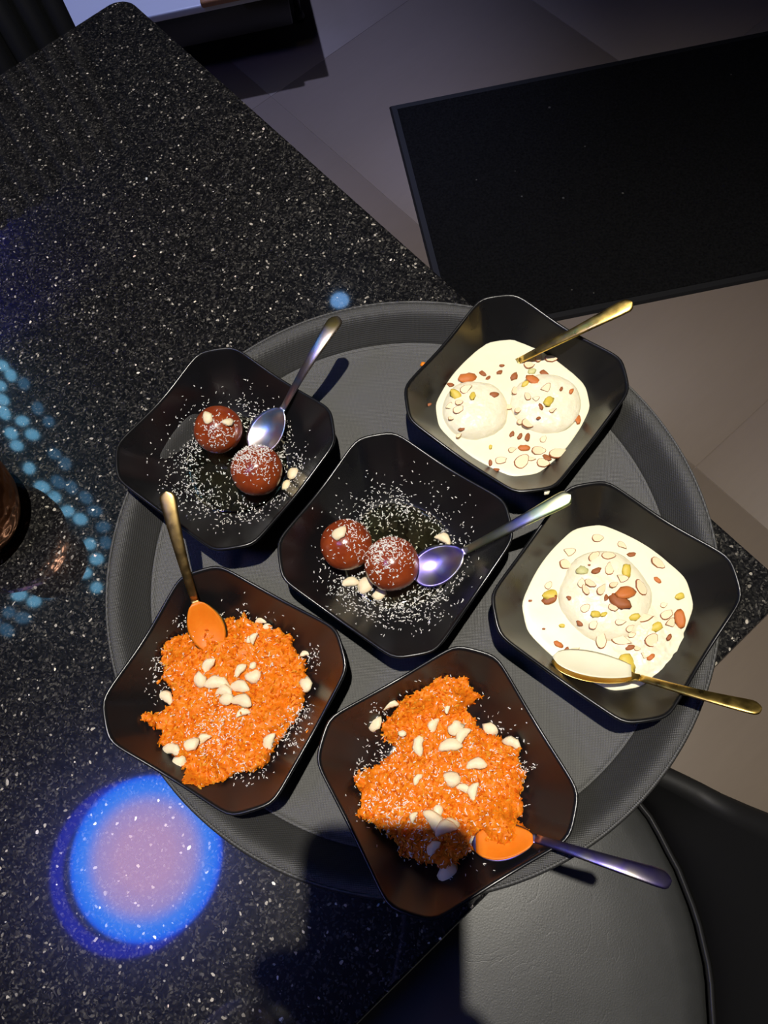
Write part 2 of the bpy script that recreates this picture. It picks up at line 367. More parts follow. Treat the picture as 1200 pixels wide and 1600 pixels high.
BL = ['black octagonal bowl of two fried dough balls at the left tray edge', 'black octagonal bowl of two fried dough balls in the tray centre',
      'black octagonal bowl of milk with two cheese patties, furthest up the tray', 'black octagonal bowl of milk with one broken cheese patty, right tray edge',
      'black octagonal bowl of orange carrot pudding nearest the blue reflection', 'black octagonal bowl of orange carrot pudding half in the phone shadow']
bme = bowl_mesh(); bme.materials.append(M['bowl'])
bowls = []
for (x, y, r), l in zip(BW, BL):
    o = link('octagonal_bowl', bme, None, loc=(x, y, TZ)); o.rotation_euler = (0, 0, r); bowls.append(tag(o, l, 'bowl', 'black octagonal dessert bowls on the tray'))
def loc2(i, p):
    x, y, r = BW[i]; dx, dy = p[0] - x, p[1] - y; c, s = math.cos(-r), math.sin(-r); return c * dx - s * dy, s * dx + c * dy
def bowl_z(i, p):
    "inside surface of bowl i above the table top"
    u, v = loc2(i, p); a = math.atan2(v, u); q = math.hypot(u, v); s = (q - RB) / (outline(a) - .0022 - RB)
    return TZ + ZF + (zrim(a) - ZF) * max(0, min(1, s)) ** 1.5
# ------------------------------------------------------------------ spoons
def spoon(name, label, pts, mats, wb=.0135, we=.0052, roll=0.0, L=.040, film=None, hl=None):
    "pts: bowl tip, neck, bend, end; wb / we: half widths of bowl and handle end"
    P = [Vector(p) for p in pts]
    root = tag(empty(name, (P[1].x, P[1].y, P[1].z)), label, 'spoon', 'dessert spoons')
    o = P[1].copy()
    def sheet(nm_, st, th, mt, mats_i=None):
        # st: list of (centre, half width, sag, thickness)
        vs, fs = [], []; nv = 13; n = len(st)
        fr = []
        for i in range(n):
            d = (st[min(i + 1, n - 1)][0] - st[max(i - 1, 0)][0]).normalized()
            side = d.cross(Vector((0, 0, 1))).normalized(); up = side.cross(d)
            q = Matrix.Rotation(roll, 3, d); fr.append((q @ side, q @ up))
        for sgn in (1, 0):
            for i, (c, w, sag, t) in enumerate(st):
                sd, up = fr[i]
                for k in range(nv):
                    v = -1 + 2 * k / (nv - 1)
                    edge = math.sqrt(max(0, 1 - v ** 4))
                    z = -sag * (1 - v * v) + (t * .5 * edge if sgn else -t * .5 * edge)
                    vs.append(c - o + sd * (w * v) + up * z)
        for sgn in (0, 1):
            for i in range(n - 1):
                for k in range(nv - 1):
                    a = sgn * n * nv + i * nv + k; f = (a, a + 1, a + nv + 1, a + nv); fs.append(f if sgn == 0 else f[::-1])
        b = n * nv
        for i in range(n - 1):
            for k in (0, nv - 1):
                a = i * nv + k; f = (a, a + nv, b + a + nv, b + a); fs.append(f if k == 0 else f[::-1])
        for k in range(nv - 1):
            fs.append((k, b + k, b + k + 1, k + 1)); a = (n - 1) * nv + k; fs.append((a, a + 1, b + a + 1, b + a))
        me = mesh(nm_, vs, fs); bm = bmesh.new(); bm.from_mesh(me); bmesh.ops.remove_doubles(bm, verts=bm.verts, dist=1e-5); bmesh.ops.recalc_face_normals(bm, faces=bm.faces); bm.to_mesh(me); bm.free()
        me.polygons.foreach_set('use_smooth', [True] * len(me.polygons))
        return link(nm_, me, mt, root)
    st = []
    for i in range(19):
        t = i / 18; c = P[0].lerp(P[1], t)
        w = wb * math.sin(math.pi * min(1, (t + .002) ** .80)) ** .60 if t < .93 else 0
        w = max(w, .0027 if t > .8 else .0006); sag = .0052 * math.sin(math.pi * min(t * 1.02, 1)) ** .8 * (w / wb)
        st.append((c, w, sag, .0011 + .0009 * max(0, t - .7) / .3))
    sb = sheet('spoon_bowl', st, .001, mats[0])
    hs = []
    def bez(t): return P[1] * (1 - t) ** 2 + P[2] * 2 * t * (1 - t) + P[3] * t * t
    for i in range(33):
        t = i / 32; t = 1 - (1 - t) ** 1.7; w = .0027 + (we - .0027) * min(1, t * 1.15) ** 1.3
        e = (P[3] - P[1]).length * (1 - t)
        if e < we: w *= math.sqrt(max(.004, 1 - ((we - e) / we) ** 2))
        hs.append((bez(t), w, -.0005 * min(1, 6 * t), .0019 - .0004 * t))
    hd = sheet('handle', hs, .001, mats[1])
    if film:
        sh = Vector(film[5]) if len(film) > 5 else Vector((0, 0, .0011))
        f = [(c + sh, w * (film[4] if len(film) > 4 else .93), sag * film[2], .0007) for c, w, sag, t in st if film[0] <= (c - P[0]).length / (P[1] - P[0]).length <= film[1]]
        sheet('food_film', f, .001, film[3])
    return root
def ab(x, y, z): return at(x, y, z)
def spoon_px(name, label, tip, neck, end, rim, mats, **kw):
    a, b, e, r = ab(*tip), ab(*neck), ab(*end), ab(*rim)
    # control point so that the handle passes over the rim point half way
    t = (r.xy - b.xy).length / (e.xy - b.xy).length
    q = (r - b * (1 - t) ** 2 - e * t * t) / (2 * t * (1 - t))
    return spoon(name, label, (a, b, q, e), mats, **kw)
RZ = .0470
spoon_px('dessert_spoon', 'rainbow steel spoon leaning on the bowl of dough balls at the left', (393, 704, .0165), (443, 637, .0300), (528, 496, .066), (470, 588, RZ + .0062), (M['rain_a'], M['rain_a']))
spoon_px('dessert_spoon', 'greenish rainbow steel spoon leaning on the centre bowl of dough balls', (645, 902, .0165), (727, 860, .026), (892, 774, .064), (797, 824, RZ + .0018), (M['rain_c'], M['rain_b']))
spoon_px('dessert_spoon', 'polished gold spoon, shining tip over the floor mat, bowl sunk in milk', (742, 602, .0135), (812, 563, .0225), (988, 473, .066), (888, 524, RZ + .0008), (M['gold'], M['gold']))
spoon_px('dessert_spoon', 'gold spoon half sunk in the milk of the rightmost bowl', (862, 1034, .0315), (1000, 1059, .0330), (1190, 1108, .060), (1078, 1081, RZ + .0022), (M['gold'], M['gold']), wb=.0100, roll=-.52, film=(.0, .93, .40, M['milk'], 1.0, (.0008, .0030, .0012)))
spoon_px('dessert_spoon', 'dull gold spoon standing in the carrot pudding nearest the blue reflection', (338, 1018, .0195), (304, 938, .0365), (260, 768, .076), (288, 885, RZ + .0060), (M['bronze'], M['bronze']), wb=.0125, film=(.05, .96, .55, M['film']))
spoon_px('dessert_spoon', 'violet rainbow steel spoon reaching over the black chair seat', (738, 1318, .0290), (838, 1310, .0405), (1048, 1377, .060), (893, 1328, RZ + .0065), (M['rain_c'], M['rain_c']), wb=.0110, roll=-.42, film=(.05, .98, .4, M['film']))

# ------------------------------------------------------------------ nut and flake meshes
def chunk(seed, flat=.45, long=1.4, sub=2, rough=.28):
    r = random.Random(seed); bm = bmesh.new(); bmesh.ops.create_icosphere(bm, subdivisions=sub, radius=1); off = Vector((r.random() * 50, r.random() * 50, 0))
    for v in bm.verts:
        n = v.co.normalized(); f = 1 + rough * noise.noise(n * 1.3 + off) * 1.6 + .10 * noise.noise(n * 3 + off); v.co = Vector((n.x * long, n.y, n.z * flat)) * f * .5
    me = bpy.data.meshes.new('nut_piece'); bm.to_mesh(me); bm.free(); me.polygons.foreach_set('use_smooth', [True] * len(me.polygons)); return me
def half_cashew(seed):
    r = random.Random(seed); vs, fs = [], []; n = 9; k = 8
    bend = .5 + .5 * r.random()
    for i in range(n):
        t = -1 + 2 * i / (n - 1); w = .42 * math.sqrt(max(.03, 1 - t * t)) * (1 + .15 * r.uniform(-1, 1)); cx = t * .75; cy = bend * .35 * (1 - t * t)
        for j in range(k):
            a = 2 * math.pi * j / k; vs.append((cx, cy + w * math.cos(a), .26 * math.sin(a) * (w / .42) * (1 if math.sin(a) > 0 else .55)))
    for i in range(n - 1):
        for j in range(k): j2 = (j + 1) % k; fs.append((i * k + j, i * k + j2, (i + 1) * k + j2, (i + 1) * k + j))
    fs.append(tuple(range(k))[::-1]); fs.append(tuple((n - 1) * k + j for j in range(k)))
    return fixn(mesh('nut_piece', vs, fs))
def sliver(seed, long=1.5):
    "thin slice with a skin coloured edge"
    r = random.Random(seed); n = 14; vs, fs, mi = [], [], []; pts = []
    cut = r.uniform(.35, 1.0); ca = r.uniform(0, 6.3)
    for k in range(n):
        a = 2 * math.pi * k / n; x, y = math.cos(a) * long * .5, math.sin(a) * .42 * (1 - .25 * math.cos(a))
        d = x * math.cos(ca) + y * math.sin(ca)
        if d > cut * .5: x -= (d - cut * .5) * math.cos(ca); y -= (d - cut * .5) * math.sin(ca)
        pts.append((x + r.uniform(-.03, .03), y + r.uniform(-.03, .03)))
    wob = r.uniform(-.12, .12)
    for s, z in ((.9, -.09), (1, -.05), (1, .05), (.90, .09)):
        for x, y in pts: vs.append((x * s, y * s, z + wob * x * x))
    for i in range(3):
        for k in range(n): k2 = (k + 1) % n; fs.append((i * n + k, i * n + k2, (i + 1) * n + k2, (i + 1) * n + k)); mi.append(1)
    fs.append(tuple(range(n))[::-1]); mi.append(0); fs.append(tuple(3 * n + k for k in range(n))); mi.append(0)
    return fixn(mesh('nut_piece', vs, fs, False, mi))
cash = [chunk(i, .5, 1.25) for i in range(5)] + [half_cashew(i) for i in range(5)]
for me in cash: me.materials.append(M['cashew'])
alms = [sliver(i, 1.25 + .15 * (i % 4)) for i in range(8)]
for me in alms: me.materials.append(M['almond']); me.materials.append(M['skin'])
def chunks(mt, seeds, **kw):
    o = [chunk(s, **kw) for s in seeds]
    for me in o: me.materials.append(mt)
    return o
reds = chunks(M['redalmond'], (21, 22, 23), flat=.4, long=1.7); skins = chunks(M['skin'], (24, 25, 26, 27), flat=.35, long=1.8)
pists = chunks(M['pista'], (31, 32, 33), flat=.4, long=1.6); greens = chunks(M['greenp'], (34, 35), flat=.4, long=1.4)
def place(name, me, p, size, rz, tilt, label, cat, group):
    o = bpy.data.objects.new(name, me); C.objects.link(o); o.location = p + Vector((0, 0, T)); o.scale = (size,) * 3
    o.rotation_euler = (tilt[0], tilt[1], rz); return tag(o, label, cat, group)
def on_surface(px, py, surf):
    z = .025
    for _ in range(8): p = at(px, py, z); z = surf(p)
    return at(px, py, z)
def flakes(name, spots, label, parent=None, size=(.0008, .0024), th=.00022, wid=.00030, mt=None):
    "spots: (point, normal-ish height); one stuff object of thin shards"
    vs, fs = [], []
    for p in spots:
        L = R.uniform(*size) * (1.4 if R.random() < .12 else 1); a = R.uniform(0, 6.283); el = R.uniform(-.35, .35); w = wid * R.uniform(.6, 1.5)
        d = Vector((math.cos(a) * math.cos(el), math.sin(a) * math.cos(el), math.sin(el))) * L * .5; s = Vector((-math.sin(a), math.cos(a), R.uniform(-.4, .4))) * w; u = Vector((0, 0, th))
        b = len(vs); vs += [p - d - s * .4, p - d * .7 + s, p + d + s * .4, p + d * .7 - s, p - d * .2 + u * 2, p + d * .3 + u * 1.6]
        for f in ((0, 1, 4), (1, 2, 5), (1, 5, 4), (2, 3, 5), (3, 0, 4), (3, 4, 5), (0, 3, 2, 1)): fs.append(tuple(b + i for i in f))
    o = link(name, mesh(name, vs, fs, False), mt or M['coconut'], parent); return o

# ------------------------------------------------------------------ dough balls, syrup, coconut
balls = {0: [(341, 671, .0172), (401, 735, .0180)], 1: [(541, 851, .0174), (612, 881, .0182)]}
ball_lab = {0: ['round brown fried dough ball topped with two cashew bits, left bowl', 'round brown fried dough ball beside the spoon in the left bowl'],
            1: ['round brown fried dough ball with one cashew bit, centre bowl', 'round brown fried dough ball against the spoon in the centre bowl']}
def ball_mesh(r, seed):
    bm = bmesh.new(); bmesh.ops.create_icosphere(bm, subdivisions=5, radius=1); off = Vector((seed * 7.1, 3, 1))
    for v in bm.verts:
        n = v.co.normalized(); v.co = Vector((n.x, n.y, n.z * .93)) * r * (1 + .025 * noise.noise(n * 1.6 + off) + .006 * noise.noise(n * 9 + off))
    me = bpy.data.meshes.new('dough_ball'); bm.to_mesh(me); bm.free(); me.polygons.foreach_set('use_smooth', [True] * len(me.polygons)); return me
BC = {}
for i in balls:
    BC[i] = []
    for k, (px, py, r) in enumerate(balls[i]):
        c = at(px, py, TZ + ZF + r * .93 + .0004); BC[i].append((c, r))
        o = link('dough_ball', ball_mesh(r, i * 2 + k), M['jamun'], loc=c); tag(o, ball_lab[i][k], 'sweet', 'fried dough balls')
def ball_surf(i):
    def f(p):
        z = bowl_z(i, p)
        for c, r in BC[i]:
            d = (p.xy - c.xy).length
            if d < r * .97: z = max(z, c.z + .93 * math.sqrt(r * r - d * d))
        return z
    return f
for i, lab in ((0, 'clear sugar syrup pooled under the dough balls in the left bowl'), (1, 'clear sugar syrup pooled under the dough balls in the centre bowl')):
    vs, fs = [], []; n = 72
    rg = [(0.004, .0016), (.02, .0016), (.030, .0016), (.0352, .0015), (.0372, .0010), (.0380, .0004)]
    for r, h in rg:
        for k in range(n):
            a = 2 * math.pi * k / n; rr = r * (1 + (.05 if r > .034 else 0) * noise.noise(Vector((math.cos(a) * 1.5, math.sin(a) * 1.5, i * 9))))
            vs.append((rr * math.cos(a), rr * math.sin(a), ZF + h + .00015))
    for r, h in rg[::-1]:
        for k in range(n): a = 2 * math.pi * k / n; vs.append((min(r, .0372) * math.cos(a), min(r, .0372) * math.sin(a), ZF + .00012 + (.0006 if r > .036 else 0)))
    m_ = len(rg) * 2
    for a in range(m_ - 1):
        for k in range(n): k2 = (k + 1) % n; fs.append((a * n + k, a * n + k2, (a + 1) * n + k2, (a + 1) * n + k))
    fs.append(tuple(range(n))[::-1]); fs.append(tuple((m_ - 1) * n + k for k in range(n)))
    o = link('sugar_syrup', fixn(mesh('sugar_syrup', vs, fs)), M['syrup'], loc=(BW[i][0], BW[i][1], TZ)); tag(o, lab, 'syrup')
for i, cnt in ((0, 1050), (1, 1250)):
    spots = []; surf = ball_surf(i); x0, y0, _ = BW[i]; tries = 0
    while len(spots) < cnt and tries < 40000:
        tries += 1
        a = R.uniform(0, 6.283); q = min(.060, max(.006, R.gauss(.0395, .0085))); p = Vector((x0 + q * math.cos(a), y0 + q * math.sin(a), 0))
        w = .5 + .9 * noise.noise(p * 60 + Vector((i * 5, 0, 0)))
        if i == 1: w += .45 if math.sin(a + .4) < -.3 else 0
        if i == 0: w += .25 if math.cos(a - 2.4) > .3 else 0
        if R.random() > w: continue
        if any((p.xy - c.xy).length < r for c, r in BC[i]): continue
        p.z = bowl_z(i, p) + (.0022 if q < .0375 else .0002); spots.append(p)
    for k in range(260):                               # a thin dusting over the whole well
        a = R.uniform(0, 6.283); q = .036 * math.sqrt(R.random()); p = Vector((x0 + q * math.cos(a), y0 + q * math.sin(a), TZ + ZF + .0022))
        if not any((p.xy - c.xy).length < r for c, r in BC[i]): spots.append(p)
    heaps = {0: [((.3, -.7), .55, 170), ((.0, .25), .55, 420)], 1: [((.4, .1), .7, 150), ((-.25, .2), .55, 420)]}[i]
    for (c, r), ((hx, hy), sp, k) in zip(BC[i], heaps):
        for _ in range(k):
            n = Vector((R.gauss(hx, sp), R.gauss(hy, sp), 0))
            if n.length > .95: n = n.normalized() * R.uniform(.3, .95)
            n.z = math.sqrt(1 - n.length_squared); spots.append(c + Vector((n.x * r, n.y * r, n.z * r * .93 + .0002)))
    o = flakes('coconut_flakes', spots, ''); tag(o, ['white coconut flakes scattered over the left bowl of dough balls', 'white coconut flakes scattered over the centre bowl of dough balls'][i], 'coconut', kind='stuff')
cl = [['left of the two cashew bits on top of a dough ball, left bowl', 'right of the two cashew bits on top of a dough ball, left bowl', 'small cashew bit in the syrup nearest the dough ball, left bowl', 'pale cashew bit in the syrup further from the dough ball, left bowl'],
      ['yellowish cashew bit on top of a dough ball, centre bowl', 'leftmost of three cashew bits below the dough balls, centre bowl', 'middle and largest of three cashew bits below the dough balls, centre bowl', 'rightmost of three cashew bits below the dough balls, centre bowl', 'cashew bit lying beside the spoon tip, centre bowl']]
for i, lst in ((0, [(325, 654, .0075, 1, 1.9), (357, 660, .0068, 0, .8), (447, 757, .0065, 2, 1.2), (458, 740, .0078, 3, .9)]), (1, [(530, 834, .0090, 1, .6), (548, 912, .0082, 6, .1), (571, 915, .0100, 3, .9), (593, 928, .0078, 2, .5), (691, 845, .0080, 7, -.5)])):
    for px, py, sz, k, rz in lst:
        p = on_surface(px, py, ball_surf(i)); onb = p.z > .025
        if not onb: p = at(px, py, bowl_z(i, p) + .0025)
        else: p = p + Vector((0, 0, .0008))
        t = (0, 0)
        if onb:
            c, r = min(BC[i], key=lambda q: (q[0] - p).length); nn = (p - c).normalized(); t = (-nn.y * .8, nn.x * .8)
        place('cashew_piece', cash[k], p, sz, rz, t, cl[i].pop(0), 'nut', 'cashew bits with the dough balls')

# ------------------------------------------------------------------ milk bowls
ZM = .0225
def contour(i, z, a, grow=0.0):
    s = max(0, (z - TZ - ZF) / (zrim(a) - ZF)) ** (1 / 1.5); return RB * (1 - s) + (outline(a) - .0022) * s + grow
patt = {2: [(742, 640, .0222, .0085), (852, 628, .0230, .0075)], 3: [(946, 931, .0280, .0085)]}
PC = {i: [(at(px, py, ZM + .002), r, h) for px, py, r, h in patt[i]] for i in patt}
def patty_h(c, r, h, p):
    d = (p.xy - c.xy); q = d.length / r * (1 + .09 * noise.noise(Vector((d.x, d.y, c.x)) * 55))
    if q >= 1.12: return -1
    return ZM - .0012 + (h + .0012) * max(0, 1 - (q / 1.06) ** 4.2) ** .5 * (1 - .18 * q * q) + .0007 * fbm(p * 1, 130, 3)
def milk_surf(i):
    def f(p):
        z = ZM
        for c, r, h in PC[i]: z = max(z, patty_h(c, r, h, p))
        if i == 3:
            q = (p.xy - broken.xy).length / .026
            if q < 1: z = max(z, ZM + .0035 * (1 - q * q) + .0016 * fbm(p, 150, 3))
        return max(z, bowl_z(i, p))
    return f
broken = at(1010, 1000, ZM)
for i, lab in ((2, 'cream coloured sweet milk around two patties in the furthest bowl'), (3, 'cream coloured sweet milk around a broken patty in the rightmost bowl')):
    vs, fs = [], []; n = 96; x0, y0, rz = BW[i]
    for q, dz in ((.02, 0), (.25, 0), (.5, 0), (.75, 0), (.9, 0), (.97, 0), (.992, -.0002), (1.0, -.0009)):
        for k in range(n):
            a = 2 * math.pi * k / n; w = noise.noise(Vector((math.cos(a) * 2.4, math.sin(a) * 2.4, i * 3.3))) + .4 * noise.noise(Vector((math.cos(a) * 9, math.sin(a) * 9, i)))
            r = contour(i, ZM, a) * q * (1 - .018 * max(0, w) * (1 if q > .9 else 0)) + (.0004 if q > .9 else 0)
            p = Vector((r * math.cos(a), r * math.sin(a), 0)); z = ZM - TZ + dz + (.0004 * noise.noise(p * 70) if q < .95 else 0)
            vs.append((p.x, p.y, z))
    for zz in (.016, .012, ZF + .0003):
        for k in range(n):
            a = 2 * math.pi * k / n; r = contour(i, TZ + zz, a) - .0004 if zz > ZF + .001 else .034; vs.append((r * math.cos(a), r * math.sin(a), zz))
    m_ = 11
    for b in range(m_ - 1):
        for k in range(n): k2 = (k + 1) % n; fs.append((b * n + k, b * n + k2, (b + 1) * n + k2, (b + 1) * n + k))
    fs.append(tuple(range(n))[::-1]); fs.append(tuple((m_ - 1) * n + k for k in range(n)))
    o = link('sweet_milk', fixn(mesh('sweet_milk', vs, fs)), M['milk'], loc=(x0, y0, TZ)); o.rotation_euler = (0, 0, rz); tag(o, lab, 'milk')
def disc_height(name, c, r, fn, zb, nr=34, na=96):
    vs, fs = [], []
    for i in range(nr + 1):
        q = max(.01, i / nr) * r
        for k in range(na):
            a = 2 * math.pi * k / na; p = Vector((c.x + q * math.cos(a), c.y + q * math.sin(a), 0)); vs.append((p.x - c.x, p.y - c.y, fn(p) - c.z))
    for k in range(na): a = 2 * math.pi * k / na; vs.append((r * .9 * math.cos(a), r * .9 * math.sin(a), zb - c.z))
    for i in range(nr + 1):
        for k in range(na): k2 = (k + 1) % na; fs.append((i * na + k, i * na + k2, (i + 1) * na + k2, (i + 1) * na + k))
    fs.append(tuple(range(na))[::-1]); fs.append(tuple((nr + 1) * na + k for k in range(na)))
    return fixn(mesh(name, vs, fs))
plab = {2: ['flat cream cheese patty in milk, left one under the roasted almond', 'flat cream cheese patty in milk, right one beside the gold spoon'], 3: ['round cream cheese patty in the rightmost bowl of milk']}
for i in PC:
    for k, (c, r, h) in enumerate(PC[i]):
        cc = Vector((c.x, c.y, ZM - .006))
        o = link('cheese_patty', disc_height('cheese_patty', cc, r * 1.08, lambda p: max(patty_h(c, r, h, p), ZM - .003), ZM - .006), M['patty'], loc=cc); tag(o, plab[i][k], 'sweet', 'cheese patties in milk')
bc = Vector((broken.x, broken.y, ZM - .006))
o = link('broken_patty', disc_height('broken_patty', bc, .026, lambda p: ZM - .001 + .0045 * (1 - ((p.xy - broken.xy).length / .026) ** 2) + .0026 * fbm(p, 95, 4) * (1 - .4 * (p.xy - broken.xy).length / .026), ZM - .006), M['patty'], loc=bc)
tag(o, 'crumbled piece of cheese patty near the gold spoon in the rightmost bowl', 'sweet')
AL, RE, SK, PI_, GR = 'almond_sliver', 'roasted_almond', 'almond_skin_bit', 'pistachio_piece', 'green_pistachio'
kinds = {AL: alms, RE: reds, SK: skins, PI_: pists, GR: greens}
n3 = [(370, 460, RE, .0150, .15), (665, 470, RE, .0115, -.5), (585, 515, AL, .0090, 1.3), (720, 510, AL, .0105, .9), (650, 400, AL, .0120, .4), (745, 375, AL, .0110, -.1), (690, 370, AL, .0090, 1.2), (580, 455, SK, .0080, .9), (660, 430, GR, .0072, 0), (630, 487, PI_, .0072, .7), (735, 565, PI_, .0115, 1.0), (490, 535, SK, .0075, 0), (700, 590, SK, .0055, 1.8), (865, 645, RE, .0080, 1.5), (320, 535, PI_, .0110, -.7), (395, 540, PI_, .0085, 1.4), (335, 570, AL, .0080, .2), (370, 510, AL, .0120, .3), (335, 600, AL, .0100, .3), (290, 590, AL, .0078, 1.1), (300, 640, AL, .0062, 0), (200, 580, SK, .0040, .2), (345, 690, SK, .0050, .1), (335, 715, AL, .0055, .8), (640, 665, AL, .0120, -.4), (610, 655, AL, .0075, .5), (835, 520, RE, .0052, 1), (623, 772, RE, .0090, -.2), (710, 730, AL, .0085, 1.3), (690, 785, AL, .0120, 0), (780, 797, AL, .0150, .15), (725, 815, SK, .0075, -.7), (615, 832, AL, .0165, .8), (575, 782, AL, .0080, .1), (525, 828, AL, .0100, 0), (570, 712, SK, .0055, 1), (605, 722, SK, .0055, .9), (640, 725, SK, .0068, 1.2), (475, 768, PI_, .0042, 1.4), (660, 820, AL, .0062, 0), (710, 840, AL, .0125, -.1), (500, 870, SK, .0048, 0), (475, 840, SK, .0050, 1.5), (515, 435, SK, .0055, .5), (525, 405, SK, .0042, 0), (715, 440, SK, .0075, -.8), (690, 640, SK, .0042, .5), (600, 600, AL, .0075, .9), (560, 590, AL, .0085, .2), (755, 605, AL, .0070, .2), (640, 540, AL, .0085, 1.7), (675, 555, AL, .0065, .4), (790, 510, SK, .0040, 1), (440, 440, SK, .0060, -.8), (465, 460, SK, .0045, .7), (295, 490, SK, .0060, -.3)]
n4 = [(505, 290, AL, .0105, .1), (605, 322, AL, .0088, -1.0), (642, 357, SK, .0060, .1), (385, 348, AL, .0105, .3), (378, 395, AL, .0130, .1), (490, 365, AL, .0105, .7), (550, 362, AL, .0100, 0), (440, 420, GR, .0100, .1), (498, 423, SK, .0072, .3), (555, 412, AL, .0115, 1.2), (623, 425, PI_, .0115, 1.5), (600, 455, AL, .0100, .1), (437, 470, AL, .0100, 1.8), (475, 475, AL, .0092, -.6), (455, 500, AL, .0080, 1.9), (520, 495, AL, .0095, 1.1), (305, 482, AL, .0080, .9), (312, 520, PI_, .0115, .3), (308, 542, SK, .0110, .3), (620, 512, RE, .0150, .3), (590, 543, SK, .0170, -.75), (680, 490, AL, .0130, 2.0), (540, 533, SK, .0050, 1.2), (390, 535, SK, .0048, -.5), (455, 575, AL, .0092, .6), (497, 600, PI_, .0085, .1), (570, 575, AL, .0080, -.6), (430, 637, SK, .0052, -.8), (487, 640, AL, .0098, 1.2), (360, 647, PI_, .0045, 0), (655, 612, PI_, .0085, .3), (697, 610, AL, .0120, .2), (745, 652, PI_, .0095, .6), (640, 658, AL, .0080, .4), (840, 618, RE, .0128, 1.6), (840, 527, PI_, .0075, .4), (748, 460, RE, .0058, -.9), (750, 392, AL, .0120, -.7), (520, 702, AL, .0125, 1.5), (605, 702, AL, .0140, -.2), (725, 705, AL, .0140, .8), (635, 735, SK, .0062, .1), (720, 775, RE, .0062, .5), (693, 768, AL, .0070, .1), (626, 803, PI_, .0165, 2.0), (345, 722, RE, .0072, -.6), (377, 748, SK, .0052, .9), (412, 745, AL, .0075, .6), (405, 793, PI_, .0062, -1), (550, 805, AL, .0098, 1.2), (790, 600, AL, .0105, .4), (800, 640, AL, .0100, 1.0), (795, 695, SK, .0050, .9), (645, 685, AL, .0060, .3), (530, 600, PI_, .0055, .5), (600, 630, AL, .0075, .2), (665, 740, AL, .0060, 0), (230, 545, SK, .0026, 0), (285, 660, SK, .0024, 0), (470, 400, SK, .0022, 0), (775, 560, AL, .0070, .8), (570, 480, AL, .0075, .4)]
lab3 = {AL: 'pale almond sliver with brown edge on the milk of the furthest bowl', RE: 'reddish roasted almond bit on the milk of the furthest bowl', SK: 'tiny brown almond skin bit on the milk of the furthest bowl', PI_: 'yellow pistachio bit on the milk of the furthest bowl', GR: 'pale green pistachio bit on the milk of the furthest bowl'}
own3 = {0: 'large red-brown roasted almond piece on top of the left patty', 1: 'red roasted almond piece in the middle of the right patty', 13: 'dark red almond bit at the right milk edge of the furthest bowl', 27: 'orange-red almond bit floating below the two patties', 32: 'largest pale almond slice at the lower milk edge of the furthest bowl', 10: 'yellow-green pistachio half lying on the right patty'}
lab4 = {k: v.replace('furthest', 'rightmost') for k, v in lab3.items()}
DIALS = []
own4 = {19: 'large red roasted almond on top of the rightmost bowl\'s patty', 20: 'long olive-brown almond sliver beside the red almond, rightmost bowl', 34: 'long red-brown almond piece at the right milk edge, rightmost bowl', 44: 'largest yellow pistachio half just above the sunken gold spoon', 7: 'green pistachio half at the upper left of the rightmost bowl\'s patty'}
for i, lst, (cx, cy, sc), lab, own in ((2, n3, (600, 430, 2.857), lab3, own3), (3, n4, (740, 730, 2.6087), lab4, own4)):
    sf = milk_surf(i); byk = {}
    for k, (x, y, kd, sz, rz) in enumerate(lst):
        p = on_surface(cx + x / sc, cy + y / sc, sf) + Vector((0, 0, .0007)); ms = kinds[kd]
        sz *= .60 if kd in (AL, GR) else .54
        o = place(kd, ms[k % len(ms)], p, sz, rz, (R.uniform(-.25, .25), R.uniform(-.25, .25)), own.get(k, lab[kd]), 'nut', None if k in own else ['nuts on the furthest bowl of milk', 'nuts on the rightmost bowl of milk'][i - 2])
        if k not in own: byk.setdefault(kd, []).append(o)
    DIALS.append((i, byk))
HOURS = 'one two three four five six seven eight nine ten eleven twelve'.split()
def dial(objs, ctr, what, where):
    "every nut gets its own place: hour on the dial of its bowl as photographed, then order from the middle"
    slots = {}
    for o in objs:
        d = o.location.xy - Vector(ctr); h = round(math.degrees(math.atan2(d.x, d.y)) / 30) % 12 or 12; slots.setdefault(h, []).append((d.length, o))
    for h, l in slots.items():
        l.sort(key=lambda q: q[0]); n = len(l)
        for k, (d, o) in enumerate(l):
            if n == 1: w = ''
            elif k == 0: w = 'innermost '
            elif k == n - 1: w = 'outermost '
            else: w = ('second ', 'third ', 'fourth ', 'fifth ', 'sixth ', 'seventh ', 'eighth ', 'ninth ', 'tenth ', 'eleventh ')[k - 1] + 'from the middle '
            o['label'] = f"{what}, {w}at {HOURS[h - 1]} o'clock {where}"
for i, byk in DIALS:
    for kd, what in ((AL, 'pale almond sliver'), (RE, 'reddish roasted almond bit'), (SK, 'tiny brown almond skin'), (PI_, 'yellow pistachio bit'), (GR, 'green pistachio bit')):
        if kd in byk: dial(byk[kd], BW[i][:2], what, ['on the furthest milk bowl', 'on the rightmost milk bowl'][i - 2])
# smear of milk on the rim of the furthest bowl
for px, py, s, z in ((855, 769, .0032, .0435), (899, 712, .0016, .035)):
    p = at(px, py, z); o = place('milk_drop', chunk(int(px), .35, 1.5), p, s, .6, (.3, 0), 'white milk drop on the lower rim of the furthest bowl' if s > .002 else 'small white milk drop on the inside wall of the furthest bowl', 'milk', None); o.data.materials.append(M['milk'])

